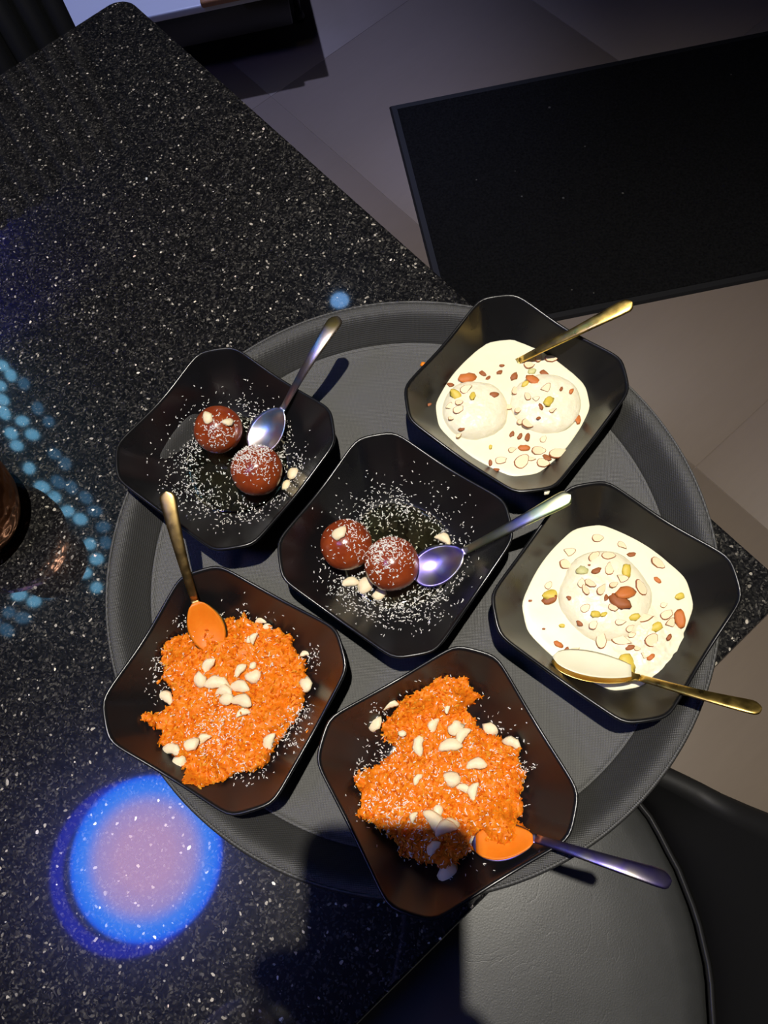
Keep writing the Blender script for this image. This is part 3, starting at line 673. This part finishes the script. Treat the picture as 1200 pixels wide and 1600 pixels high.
# ------------------------------------------------------------------ carrot pudding
h5 = [(440, 660), (500, 610), (600, 590), (690, 570), (720, 600), (800, 630), (850, 640), (890, 670), (900, 720), (940, 760), (950, 850), (945, 930), (920, 990), (870, 1060), (820, 1130), (790, 1200), (740, 1240), (650, 1250), (600, 1290), (560, 1310), (470, 1300), (455, 1230), (400, 1180), (340, 1120), (330, 1060), (262, 1030), (270, 1000), (320, 990), (360, 960), (370, 900), (340, 850), (345, 780), (360, 700)]
h6 = [(430, 140), (520, 140), (560, 200), (520, 235), (570, 300), (610, 320), (690, 360), (680, 400), (705, 445), (690, 510), (700, 550), (680, 580), (705, 600), (712, 628), (650, 660), (560, 676), (530, 690), (440, 740), (390, 720), (310, 690), (300, 650), (240, 600), (185, 570), (190, 500), (170, 440), (230, 410), (300, 360), (260, 330), (255, 280), (330, 200), (390, 170)]
def poly_dist(p, poly):
    d = 1e9; ins = False; n = len(poly)
    for k in range(n):
        a, b = poly[k], poly[(k + 1) % n]; e = b - a; w = p - a; t = max(0, min(1, w.dot(e) / e.length_squared)); d = min(d, (w - e * t).length)
        if (a.y > p.y) != (b.y > p.y) and p.x < a.x + (p.y - a.y) / (b.y - a.y) * e.x: ins = not ins
    return d if ins else -d
HS = {}
def halwa(i, pts, cx, cy, sc, seed, H, label):
    poly = [at(cx + x / sc, cy + y / sc, TZ + ZF + .012).xy for x, y in pts]
    ctr = sum(poly, Vector((0, 0))) / len(poly); heap = at(778, 1294, .035) if i == 5 else None; off = Vector((seed * 9.3, 1.7, 4.1)); cache = {}
    def height(p):
        key = (round(p.x * 4000), round(p.y * 4000))
        if key in cache: return cache[key]
        q = Vector((p.x, p.y, 0)) + off; d = poly_dist(p.xy, poly) + .0022 * noise.noise(q * 210) + .0012 * noise.noise(q * 560)
        if d <= 0: r = None
        else:
            e = min(1, d / .013); b = bowl_z(i, p)
            lump = .0036 * noise.noise(q * 75) + .0034 * noise.noise(q * 175) + .0019 * noise.noise(q * 380) + .0011 * noise.noise(q * 800)
            r = b + (H * math.sqrt(1 - (1 - e) ** 2) + .0012) + lump * min(1, d / .004)
            top = TZ + ZF + H + .0095 + lump
            if heap: g_ = .011 * math.exp(-((p.xy - heap.xy).length / .012) ** 2) * min(1, d / .003); r += g_; top += g_
            r = max(b + .0012, min(r, top))
        cache[key] = r; return r
    step = .00085; xs = [v.x for v in poly]; ys = [v.y for v in poly]
    nx, ny = int((max(xs) - min(xs) + .008) / step), int((max(ys) - min(ys) + .008) / step); x0, y0 = min(xs) - .004, min(ys) - .004
    idx, vs, fs, base = {}, [], [], {}
    for a in range(nx + 1):
        for b in range(ny + 1):
            p = Vector((x0 + a * step, y0 + b * step, 0)); h = height(p)
            if h is not None: idx[a, b] = len(vs); vs.append((p.x - ctr.x, p.y - ctr.y, h - TZ - ZF))
    for a in range(nx):
        for b in range(ny):
            q = [(a, b), (a + 1, b), (a + 1, b + 1), (a, b + 1)]
            if all(k in idx for k in q): fs.append(tuple(idx[k] for k in q))
    # skirt down to the bowl
    from collections import Counter
    ed = Counter()
    for f in fs:
        for k in range(4): ed[tuple(sorted((f[k], f[(k + 1) % 4])))] += 1
    low = {}
    def lo_(v):
        if v not in low:
            x, y, z = vs[v]; low[v] = len(vs); vs.append((x, y, bowl_z(i, Vector((x + ctr.x, y + ctr.y, 0))) - TZ - ZF + .0002))
        return low[v]
    for (a, b), c in list(ed.items()):
        if c == 1: fs.append((a, b, lo_(b), lo_(a)))
    root = link('carrot_pudding', fixn(mesh('carrot_pudding', vs, fs)), M['halwa'], loc=(ctr.x, ctr.y, TZ + ZF)); tag(root, label, 'pudding')
    # grated shreds lying in the surface
    svs, sfs, smi = [], [], []; made = 0; spots = []
    while made < 2600:
        p = Vector((R.uniform(min(xs), max(xs)), R.uniform(min(ys), max(ys)), 0)); h = height(p)
        if h is None: continue
        made += 1
        L = R.uniform(.0014, .0040); w = R.uniform(.0004, .0008); a = R.uniform(0, 6.283); el = R.gauss(0, .22); cur = R.uniform(-.5, .5)
        c = Vector((p.x - ctr.x, p.y - ctr.y, h - TZ - ZF + R.uniform(-.0006, .0002))); d = Vector((math.cos(a) * math.cos(el), math.sin(a) * math.cos(el), math.sin(el))); s = Vector((-math.sin(a), math.cos(a), 0)); u = d.cross(s)
        b0 = len(svs)
        for t, ww in ((-.5, .5), (0, 1), (.5, .4)):
            m0 = c + d * (L * t) + s * (cur * L * (t * t)) - Vector((0, 0, abs(t) * .0006))
            svs += [m0 + s * w * ww, m0 - s * w * ww, m0 + u * (w * 1.3 * ww if u.z > 0 else -w * 1.3 * ww)]
        mi = R.choice((0, 0, 0, 1, 1, 2))
        for k in (0, 3):
            for f in ((0, 2, 5, 3), (2, 1, 4, 5), (1, 0, 3, 4)): sfs.append(tuple(b0 + k + q for q in f)); smi.append(mi)
        sfs.append((b0, b0 + 1, b0 + 2)); sfs.append((b0 + 6, b0 + 8, b0 + 7)); smi += [mi, mi]
    o = link('carrot_shreds', fixn(mesh('carrot_shreds', svs, sfs, False, smi)), [M['shred_a'], M['shred_b'], M['shred_c']], root); o['kind'] = 'stuff'
    HS[i] = (height, poly, ctr)
    return root
halwa(4, h5, 130, 750, 2.727, 1, .0110, 'heap of orange grated carrot pudding in the bowl near the blue reflection')
halwa(5, h6, 470, 990, 2.0, 2, .0115, 'heap of orange grated carrot pudding half shaded by the phone')
def halwa_surf(i):
    h = HS[i][0]
    def f(p):
        v = h(p); return v if v is not None else bowl_z(i, p)
    return f
c5 = [(758, 610, .9, 0), (708, 683, .62, 1.4), (735, 678, .85, 1.2), (948, 745, .80, .2), (950, 872, 1.35, 1.7), (348, 938, 1.40, -.5), (540, 797, 1.35, .9), (503, 855, 1.35, -1.1), (572, 878, 1.8, -.05), (675, 815, 1.1, .9), (727, 838, 1.5, .5), (668, 892, 1.6, -.1), (600, 912, 1.3, 0), (612, 935, 1.3, -.1), (675, 952, 1.6, -.2), (685, 1000, 1.0, .3), (463, 1127, 1.3, .4), (521, 1112, 1.05, .6), (378, 1158, 1.5, -.2), (415, 1205, 1.35, .1), (806, 1123, 1.4, 1.3), (785, 632, .8, .1), (725, 790, .7, 1)]
c6 = [(280, 230, 1.2, .3), (232, 284, 1.4, .6), (422, 292, 1.15, 1.2), (375, 350, 1.4, 1.5), (485, 297, 1.45, .6), (512, 324, 1.3, .9), (468, 356, 1.6, .1), (595, 297, 1.35, -.2), (657, 347, 1.3, -.4), (549, 415, 1.4, .1), (472, 455, 1.5, .1), (508, 488, 1.0, -.4), (547, 495, 1.2, 1.3), (430, 553, .95, 1.2), (410, 590, 1.75, -.9), (455, 618, 1.5, .3), (470, 595, 1.2, -.3), (357, 575, .75, 1.1), (418, 675, 1.2, .9), (460, 745, 1.9, 1.1), (545, 650, .8, .1), (460, 238, .62, 1.2), (318, 312, .68, 0), (368, 457, .85, .9)]
oc5 = {8: 'longest white cashew piece in the cluster on the left-hand carrot pudding', 5: 'cream cashew piece lying at the left edge of the left-hand carrot pudding', 4: 'upright cream cashew piece at the right edge of the left-hand carrot pudding', 20: 'cream cashew piece at the lower right edge of the left-hand carrot pudding', 0: 'cream cashew piece at the far edge of the left-hand carrot pudding'}
oc6 = {19: 'white cashew piece lowest in the shaded part of the carrot pudding', 14: 'large white cashew piece at the shadow edge on the carrot pudding', 18: 'small white cashew piece in the middle of the phone shadow', 0: 'yellowish cashew piece at the upper left edge of the half-shaded pudding', 1: 'cream cashew piece on bare bowl left of the half-shaded pudding', 20: 'small cashew bit where the violet spoon enters the pudding'}
for i, lst, (cx, cy, sc), own, gl in ((4, c5, (130, 750, 2.727), oc5, 'cream cashew piece scattered on the left-hand carrot pudding'), (5, c6, (470, 990, 2.0), oc6, 'cream cashew piece scattered on the half-shaded carrot pudding')):
    sf = halwa_surf(i); mine = []
    for k, (x, y, s, rz) in enumerate(lst):
        p = on_surface(cx + x / sc, cy + y / sc, sf) + Vector((0, 0, .0014))
        me = cash[5 + k % 5] if (k % 3 != 1) else cash[k % 5]
        o = place('cashew_piece', me, p, .0062 * s, rz, (R.uniform(-.3, .3), R.uniform(-.3, .3)), own.get(k, gl), 'nut', None if k in own else ['cashews on the left-hand pudding', 'cashews on the half-shaded pudding'][i - 4])
        if k not in own: mine.append(o)
    dial(mine, BW[i][:2], 'cream cashew piece', ['on the left-hand carrot pudding', 'on the half-shaded carrot pudding'][i - 4])
for i, dense in ((4, [(555, 990, 60, 90), (600, 1050, 70, 150), (580, 1150, 60, 80), (480, 780, 80, 60), (740, 800, 50, 60), (700, 1240, 60, 70), (880, 1080, 50, 110), (450, 1090, 60, 60), (340, 880, 40, 40), (320, 780, 25, 40), (980, 760, 25, 40), (690, 600, 70, 40), (430, 610, 30, 30), (930, 990, 25, 60)]), (5, [(270, 530, 50, 170), (330, 560, 45, 70), (500, 420, 70, 120), (400, 440, 80, 80), (540, 540, 60, 90), (385, 590, 40, 50), (190, 430, 20, 40), (270, 370, 30, 60), (430, 150, 60, 45), (600, 330, 50, 60), (690, 420, 20, 40), (380, 690, 30, 40), (240, 250, 25, 25), (430, 330, 80, 60), (470, 700, 60, 40)])):
    cx, cy, sc = ((130, 750, 2.727), (470, 990, 2.0))[i - 4]; sf = halwa_surf(i); spots = []
    for x, y, sd, k in dense:
        for _ in range(k):
            p = on_surface(cx + R.gauss(x, sd) / sc, cy + R.gauss(y, sd) / sc, sf)
            if (p.xy - Vector(BW[i][:2])).length < .06: spots.append(p + Vector((0, 0, .0006)))
    for _ in range(130):
        a = R.uniform(0, 6.283); q = .055 * math.sqrt(R.random()); p = Vector((BW[i][0] + q * math.cos(a), BW[i][1] + q * math.sin(a), 0)); p.z = sf(p) + .0003; spots.append(p)
    o = flakes('coconut_flakes', spots, ''); tag(o, ['white coconut flakes sprinkled over the left-hand carrot pudding', 'white coconut flakes sprinkled over the half-shaded carrot pudding'][i - 4], 'coconut', kind='stuff')
for px, py, s, z, l in ((661, 569, .0034, TZ, 'tiny orange carrot crumb on the tray floor beside the furthest bowl'), (482, 1143, .0024, .030, 'tiny orange carrot crumb on the wall of the left-hand pudding bowl'), (246, 1065, .0030, .025, 'orange carrot crumb left of the left-hand pudding heap')):
    z = bowl_z(4, at(px, py, z)) if z > .01 else z
    o = place('carrot_crumb', chunk(int(px), .6, 1.3), at(px, py, z + s * .25), s, .3, (0, 0), l, 'crumb', None); o.data.materials.append(M['shred_a'])

# ------------------------------------------------------------------ chair at the lower right
BD = Vector((.92, -.38, 0)).normalized(); ca = math.atan2(BD.y, BD.x)
chair = tag(empty('tub_chair', (.02, -.32, -T), ca), 'black leather tub chair with round seat at the table\'s near corner', 'chair')
SZ = T - .27
def seat_r(a):
    a = abs((a + math.pi) % (2 * math.pi) - math.pi); k = [(0, .234), (.35, .232), (.54, .2355), (.73, .239), (.88, .2426), (1.1, .2495), (1.6, .235), (2.3, .225), (3.15, .22)]
    for (a0, r0), (a1, r1) in zip(k, k[1:]):
        if a <= a1: t = (a - a0) / (a1 - a0); t = t * t * (3 - 2 * t); return r0 + (r1 - r0) * t
    return .22
def polar(name, layers, n=96):
    vs, fs = [], []
    for fn, z in layers:
        for k in range(n): a = 2 * math.pi * k / n; r = fn(a); vs.append((r * math.cos(a), r * math.sin(a), z))
    for i in range(len(layers) - 1):
        for k in range(n): k2 = (k + 1) % n; fs.append((i * n + k, i * n + k2, (i + 1) * n + k2, (i + 1) * n + k))
    fs.append(tuple(range(n))[::-1]); fs.append(tuple((len(layers) - 1) * n + k for k in range(n)))
    return fixn(mesh(name, vs, fs))
sr = lambda d: (lambda a: max(.001, seat_r(a) - d))
cush = link('seat_cushion', polar('seat_cushion', [(sr(.012), SZ - .085), (sr(.002), SZ - .070), (sr(.001), SZ - .020), (sr(.004), SZ - .009), (sr(.012), SZ - .001), (sr(.03), SZ + .004), (sr(.08), SZ + .008), (sr(.14), SZ + .010), (sr(.21), SZ + .011)]), M['leather'], chair)
pv = [(seat_r(a) * math.cos(a), seat_r(a) * math.sin(a), SZ - .006) for a in [2 * math.pi * k / 96 for k in range(97)]]
link('piping', tube('piping', pv, .0030, 8), mat('glossy_black_piping', (.012, .012, .012), .25), cush)
def shell_mesh():
    vs, fs = [], []; n = 72; a0 = 1.92; lay = []
    def top(a):
        e = abs(math.cos(a)) / .36, abs(math.sin(a)) / .258; q = (e[0] ** 3.2 + e[1] ** 3.2) ** (-1 / 3.2); return q
    for k in range(n + 1):
        a = -a0 + 2 * a0 * k / n; f = min(1, (a0 - abs(a)) / .35); f = math.sin(f * math.pi / 2)
        hz = (SZ + .075 + .30 * max(0, math.cos(a) - .55) / .45); hz = SZ - .05 + (hz - SZ + .05) * f
        rb = seat_r(a) + .006; rt = max(top(a), rb + .012)
        pr = [(rb, SZ - .10), (rb, SZ - .01)]
        for t in (.3, .6, .85, .96): pr.append((rb + (rt - .018 - rb) * t, SZ - .01 + (hz - SZ + .01) * t))
        pr += [(rt - .012, hz), (rt - .004, hz - .001), (rt, hz - .008)]
        for t in (.25, .6, 1): pr.append((rt + (rb + .03 - rt) * t, hz - .008 + (SZ - .12 - hz) * t))
        pr.append((rb, SZ - .115)); lay.append([(r * math.cos(a), r * math.sin(a), z) for r, z in pr])
    m_ = len(lay[0])
    for l in lay: vs += l
    for i in range(n):
        for k in range(m_): k2 = (k + 1) % m_; fs.append((i * m_ + k, i * m_ + k2, (i + 1) * m_ + k2, (i + 1) * m_ + k))
    fs.append(tuple(range(m_))); fs.append(tuple(n * m_ + k for k in range(m_))[::-1])
    return fixn(mesh('backrest', vs, fs))
link('backrest', shell_mesh(), mat('matt_black_vinyl', (.010, .0098, .0098), .6, spec=.3), chair)
for k in range(4):
    a = math.pi / 4 + k * math.pi / 2; o = link('leg', tube('leg', [(.16 * math.cos(a), .16 * math.sin(a), SZ - .08), (.20 * math.cos(a), .20 * math.sin(a), .0)], [.016, .010]), M['black'], chair)

# ------------------------------------------------------------------ copper jug at the left edge
jug = tag(empty('copper_jug', (-.3135, .043, 0)), 'hammered copper jug with a round belly at the left picture edge', 'jug')
jp = [(.026, 0), (.030, .001), (.032, .004), (.036, .012), (.041, .024), (.0435, .036), (.043, .048), (.039, .060), (.031, .071), (.026, .080), (.0245, .092), (.027, .106), (.0305, .112), (.0312, .1135), (.0300, .1140), (.026, .108), (.0232, .092), (.0246, .080), (.029, .071), (.037, .060), (.041, .047), (.040, .026), (.03, .008), (.0005, .005)]
link('body', lathe('body', jp, 64), M['copper'], jug)
hp = [(.029, 0, .107), (.045, 0, .112), (.058, 0, .100), (.063, 0, .082), (.058, 0, .062), (.046, 0, .050), (.0425, 0, .046)]
o = link('handle', tube('handle', hp, .0042, 10), M['copper'], jug); o.rotation_euler = (0, 0, math.radians(150))

# ------------------------------------------------------------------ things behind the table
fl = tag(empty('fluted_counter', nm(-.32, .70, -T), TH), 'black fluted counter front behind the far left table edge', 'counter')
FW = .94
link('panel', box('panel', FW, .05, .97, .003, 1), M['fluted'], fl, (0, .03, 0))
fm = bpy.data.meshes.new('flute'); bm = bmesh.new(); vsr = []
for z in (0, .965):
    vsr.append([bm.verts.new((.0115 * math.cos(math.pi + math.pi * k / 8), .0115 * math.sin(math.pi + math.pi * k / 8), z)) for k in range(9)])
for k in range(8): f = bm.faces.new((vsr[0][k], vsr[0][k + 1], vsr[1][k + 1], vsr[1][k])); f.smooth = True
bm.faces.new(vsr[1]); bm.faces.new(vsr[0][::-1]); bm.faces.new((vsr[0][0], vsr[1][0], vsr[1][8], vsr[0][8])); bm.to_mesh(fm); bm.free(); fm.materials.append(M['fluted'])
for k in range(int(FW / .026)): link('flute', fm, None, fl, (-FW / 2 + .018 + k * .026, .006, 0))
HT = -.55
sa, sb_ = at(225, 27, HT), at(325, 6, HT); sd = (sb_ - sa).normalized(); sn = Vector((-sd.y, sd.x, 0)); ft = at(468, 32, -T)
fs_, fn_ = (ft - sa).dot(sd), (ft - sa).dot(sn)           # the visible foot, along and behind the front edge
sw, sdp = .62, .46; sr_ = fs_ + .03
so = sa + sd * (sr_ - sw / 2) + sn * sdp / 2
st = tag(empty('low_table', (so.x, so.y, -T), math.atan2(sd.y, sd.x)), 'low white-topped table with black legs, top edge of the picture', 'table')
H0 = T + HT
link('top', box('top', sw, sdp, .016, .003, 2, H0 - .016), M['white'], st)
link('drawer_box', box('drawer_box', sw - .10, sdp - .03, .075, .003, 1, H0 - .091), M['black'], st)
for sx in (-sw / 2 + .03, sw / 2 - .03):
    for sy in (fn_ - sdp / 2, sdp / 2 - .03):
        lg = link('leg', tube('leg', [(sx, sy, H0 - .016), (sx, sy, .012)], .008), M['black'], st)
        link('foot', lathe('foot', [(.008, 0), (.013, .004), (.014, .010), (.011, .018), (.008, .024)], 20), M['black'], lg, (sx, sy, 0))
bp = at(345, -2, HT); o = link('serving_board', box('serving_board', .17, .16, .014, .004, 2), M['brown'], loc=bp + sd * .045 + sn * .062); o.rotation_euler = (0, 0, math.atan2(sd.y, sd.x)); tag(o, 'brown wooden board lying on the low white-topped table', 'board')

# ------------------------------------------------------------------ lamps on the ceiling (seen mirrored in the polished stone)
dl = tag(empty('spot_downlight', (LIGHT.x, LIGHT.y, CEIL)), 'black ceiling spotlight above the tray', 'lamp')
link('housing', lathe('housing', [(.030, -.010), (.045, -.008), (.048, 0), (.030, 0)], 40, True), M['black'], dl)
LD = Vector((-.811, -.333, 1.82))
lamp = tag(empty('ceiling_lamp', (LD.x, LD.y, CEIL)), 'round ceiling lamp, lilac centre and blue edge, mirrored bottom left', 'lamp')
dz = LD.z - CEIL
link('diffuser', lathe('diffuser', [(.001, 0), (.15, 0), (.218, 0), (.219, .003), (.218, .012), (.001, .012)], 96), m_disc(), lamp, (0, 0, dz))
link('stem', lathe('stem', [(.02, dz + .012), (.02, 0)], 20), M['black'], lamp)
rg = [(.200, 0), (.234, 0), (.234, .01), (.200, .01)]
link('glow_ring', lathe('glow_ring', rg, 96, True), m_emit('deep_blue_led', (.004, .02, .85), 7.0), lamp, (-.048, -.024, dz + .018))
sm = at(530, 466, 0); sp_ = sm + (sm - CAM) * (1.88 / CAM.z); o = tag(empty('downlight', (sp_.x, sp_.y, CEIL)), 'small round pale blue ceiling downlight mirrored behind the tray rim', 'lamp')
link('lens', lathe('lens', [(.001, -.016), (.030, -.014), (.034, -.006), (.034, -.001), (.001, -.001)], 32), m_emit('pale_blue_led', (.22, .50, 1.0), 12), o)
dd = bpy.data.lights.new('downlight_beam', 'SPOT'); dob = bpy.data.objects.new('downlight_beam', dd); C.objects.link(dob); dob.parent = o; dob.location = (0, 0, -.02); dob.rotation_euler = (math.radians(-6), math.radians(5), 0)
dd.energy = 150; dd.color = (.50, .56, 1.0); dd.shadow_soft_size = .03; dd.spot_size = math.radians(44); dd.spot_blend = 1.0
link('trim_ring', lathe('trim_ring', [(.035, -.001), (.048, -.001), (.047, -.008), (.036, -.010)], 32, True), M['black'], o)
ch = tag(empty('bead_chandelier', (-1.12, .72, CEIL)), 'chandelier of pale blue oval bulbs mirrored beside the copper jug', 'chandelier')
link('canopy', lathe('canopy', [(.06, -.03), (.07, -.01), (.07, -.001)], 32), M['black'], ch)
hi, lw = m_emit('ice_blue_bulb', (.22, .62, .95), 9.0), m_emit('dim_ice_blue_bulb', (.14, .42, .75), 3.4)
bulb_hi = lathe('bulb', [(.003, -.036), (.014, -.033), (.022, -.024), (.026, -.010), (.025, .004), (.019, .018), (.010, .027), (.006, .030)], 20); bulb_hi.materials.append(hi)
bulb_lo = bulb_hi.copy(); bulb_lo.materials.clear(); bulb_lo.materials.append(lw)
blobs = [(15, 110, 1), (60, 165, 1), (130, 210, 0), (5, 220, 1), (15, 295, 1), (25, 370, 1), (125, 410, 1), (65, 480, 1), (180, 485, 1), (95, 545, 1), (205, 345, 0), (265, 415, 0), (300, 590, 0), (355, 645, 0), (160, 670, 1), (320, 745, 0), (235, 770, 1), (300, 825, 1), (370, 900, 1), (390, 775, 0), (470, 830, 0), (440, 945, 1), (520, 900, 0), (565, 985, 0), (300, 960, 0), (355, 1065, 0), (490, 1080, 1), (410, 1140, 1), (575, 1075, 0), (530, 1160, 1), (465, 1235, 1), (525, 1315, 1), (205, 1310, 0), (110, 1355, 1), (190, 1390, 1), (265, 1350, 0), (50, 1450, 0), (130, 1480, 0), (40, 1550, 0), (-40, 60, 1), (-60, 180, 1), (-50, 300, 1), (-30, 1500, 0)]
for k, (x, y, b) in enumerate(blobs):
    q = at(x / 3.478, 540 + y / 3.478, 0); zz = 1.56 + .05 * math.sin(k * 2.3); w = q + (q - CAM) * (zz / CAM.z); w.z = zz
    o = link('bulb', bulb_hi if b else bulb_lo, None, ch, w - Vector((-1.12, .72, CEIL))); o.rotation_euler = (R.uniform(-.4, .4), R.uniform(-.4, .4), 0); o.scale = (.62, .62, .72)
    link('wire', tube('wire', [w + Vector((0, 0, .03)) - Vector((-1.12, .72, CEIL)), (w.x + 1.12, w.y - .72, -.001)], .0015, 6), M['black'], ch)
strip = tag(empty('led_cove', nm(-.85, M1, 1.56), TH), 'deep blue light cove along the top of the far wall', 'light strip')
link('trough', box('trough', 1.7, .09, .012, .002, 1), M['black'], strip, (0, -.046, 0)); link('lip', box('lip', 1.7, .012, .07, .002, 1), M['black'], strip, (0, -.091, 0))
link('led_tape', box('led_tape', 1.66, .02, .012, .002, 1), m_emit('deep_blue_strip', (.03, .03, 1.0), 190), strip, (0, -.055, .013))

# ------------------------------------------------------------------ the photographer whose phone shades the lower pudding
RX, UP, BK = CM @ Vector((1, 0, 0)), CM @ Vector((0, 1, 0)), CM @ Vector((0, 0, 1))
pc = CAM + BK * .0068 + RX * (-.0375 + .0165) + UP * (-.0765 + .0265)
ph = bpy.data.objects.new('phone', None); C.objects.link(ph); ph.location = pc + Vector((0, 0, T)); ph.rotation_euler = EUL
tag(ph, 'black phone held level above the tray, camera corner foremost', 'phone')
link('case', prism('case', [(rounded_rect(-.0365, .0365, -.0755, .0755, .010), -.0042), (rounded_rect(-.0375, .0375, -.0765, .0765, .011), -.003), (rounded_rect(-.0375, .0375, -.0765, .0765, .011), .003), (rounded_rect(-.0365, .0365, -.0755, .0755, .010), .0042)]), M['black'], ph)
link('screen', prism('screen', [(rounded_rect(-.034, .034, -.073, .073, .008), .0042), (rounded_rect(-.034, .034, -.073, .073, .008), .0048)]), M['glass'], ph)
def skin_obj(name, joints, edges, mt, sub=2, root=0, parent=None):
    me = bpy.data.meshes.new(name); me.from_pydata([tuple(j[0]) for j in joints], edges, []); o = link(name, me, mt, parent)
    m1 = o.modifiers.new('skin', 'SKIN'); m1.use_smooth_shade = True
    sv = me.skin_vertices[0].data
    for k, j in enumerate(joints): r = j[1] if isinstance(j[1], tuple) else (j[1], j[1]); sv[k].radius = r; sv[k].use_root = (k == root)
    m2 = o.modifiers.new('subdivision', 'SUBSURF'); m2.levels = sub; m2.render_levels = sub; return o
def pl(r, u, b): return pc + RX * r + UP * u + BK * b      # a point in the phone's own frame
G = Vector((-.30, -.66, -T))
sh_r, sh_l = G + Vector((.16, .07, 1.42)), G + Vector((-.17, .02, 1.42))
wr = pl(.012, -.115, -.030); el = G + Vector((.27, .17, 1.08))
J = [(G + Vector((0, 0, .95)), (.15, .11)), (G + Vector((0, .01, 1.15)), (.13, .10)), (G + Vector((0, .03, 1.36)), (.15, .10)), (G + Vector((0, .05, 1.48)), .055), (G + Vector((0, .08, 1.56)), .055), (G + Vector((.0, .11, 1.65)), (.080, .090)), (G + Vector((.0, .12, 1.73)), .065),
     (sh_r, .055), (el, .042), (wr, .027), (sh_l, .055), (G + Vector((-.25, .02, 1.14)), .042), (G + Vector((-.22, .10, .90)), .028), (G + Vector((-.22, .12, .82)), (.035, .018)),
     (G + Vector((.09, 0, .90)), .085), (G + Vector((.10, .01, .48)), .060), (G + Vector((.10, -.02, .09)), .040), (G + Vector((.11, .12, .035)), .035), (G + Vector((-.09, 0, .90)), .085), (G + Vector((-.11, -.01, .48)), .060), (G + Vector((-.11, -.04, .09)), .040), (G + Vector((-.12, .10, .035)), .035),
     (pl(.010, -.075, -.024), (.034, .013)), (pl(.004, -.045, -.022), (.036, .011))]
Ed = [(0, 1), (1, 2), (2, 3), (3, 4), (4, 5), (5, 6), (2, 7), (7, 8), (8, 9), (2, 10), (10, 11), (11, 12), (12, 13), (0, 14), (14, 15), (15, 16), (16, 17), (0, 18), (18, 19), (19, 20), (20, 21), (9, 22), (22, 23)]
def m_person():
    m = mat('clothed_person', (.36, .20, .13), .6); n = N(m); sp = n.add('ShaderNodeSeparateXYZ'); n.ln(n.coord(), sp.inputs[0])
    z = sp.outputs[2]                                     # trousers below the waist, a black top to the neck, skin above
    c = n.mix(n.math('GREATER_THAN', z, .20), (.02, .025, .05), (.015, .015, .017)); c = n.mix(n.math('GREATER_THAN', z, .735), c, (.36, .20, .13)); n.ln(c, n.b.inputs['Base Color']); return m
body = skin_obj('person', J, Ed, m_person(), 2, 0); tag(body, 'person in dark clothes standing at the table, photographing with a phone', 'person')
hb = pl(0, 0, 0)
def finger(pts, r): return skin_obj('finger', [(p, r * (1 - .08 * k)) for k, p in enumerate(pts)], [(k, k + 1) for k in range(len(pts) - 1)], M['flesh'], 2, 0)
fgs = []
for k, (u, L) in enumerate(((.010, .006), (-.010, .010), (-.029, .008), (-.046, .000))):
    fgs.append(([pl(-.012, u * .8 - .016, -.020), pl(-.034, u, -.016), pl(-.0545, u + .003, -.004), pl(-.052, u + .004, .010), pl(-.034 + L, u + .005, .0135)], .0082 - .0004 * (k == 3) * 3))
fgs.append(([pl(.020, -.072, -.022), pl(.036, -.062, -.014), pl(.0478, -.046, .000), pl(.0455, -.028, .011), pl(.034, -.014, .0145)], .0098))
for pts, r in fgs: o = finger(pts, r); o.parent = body; o.location = (0, 0, 0)
hr = link('hair', ball_mesh(.098, 3), M['hair'], body, G + Vector((0, .085, 1.70)))
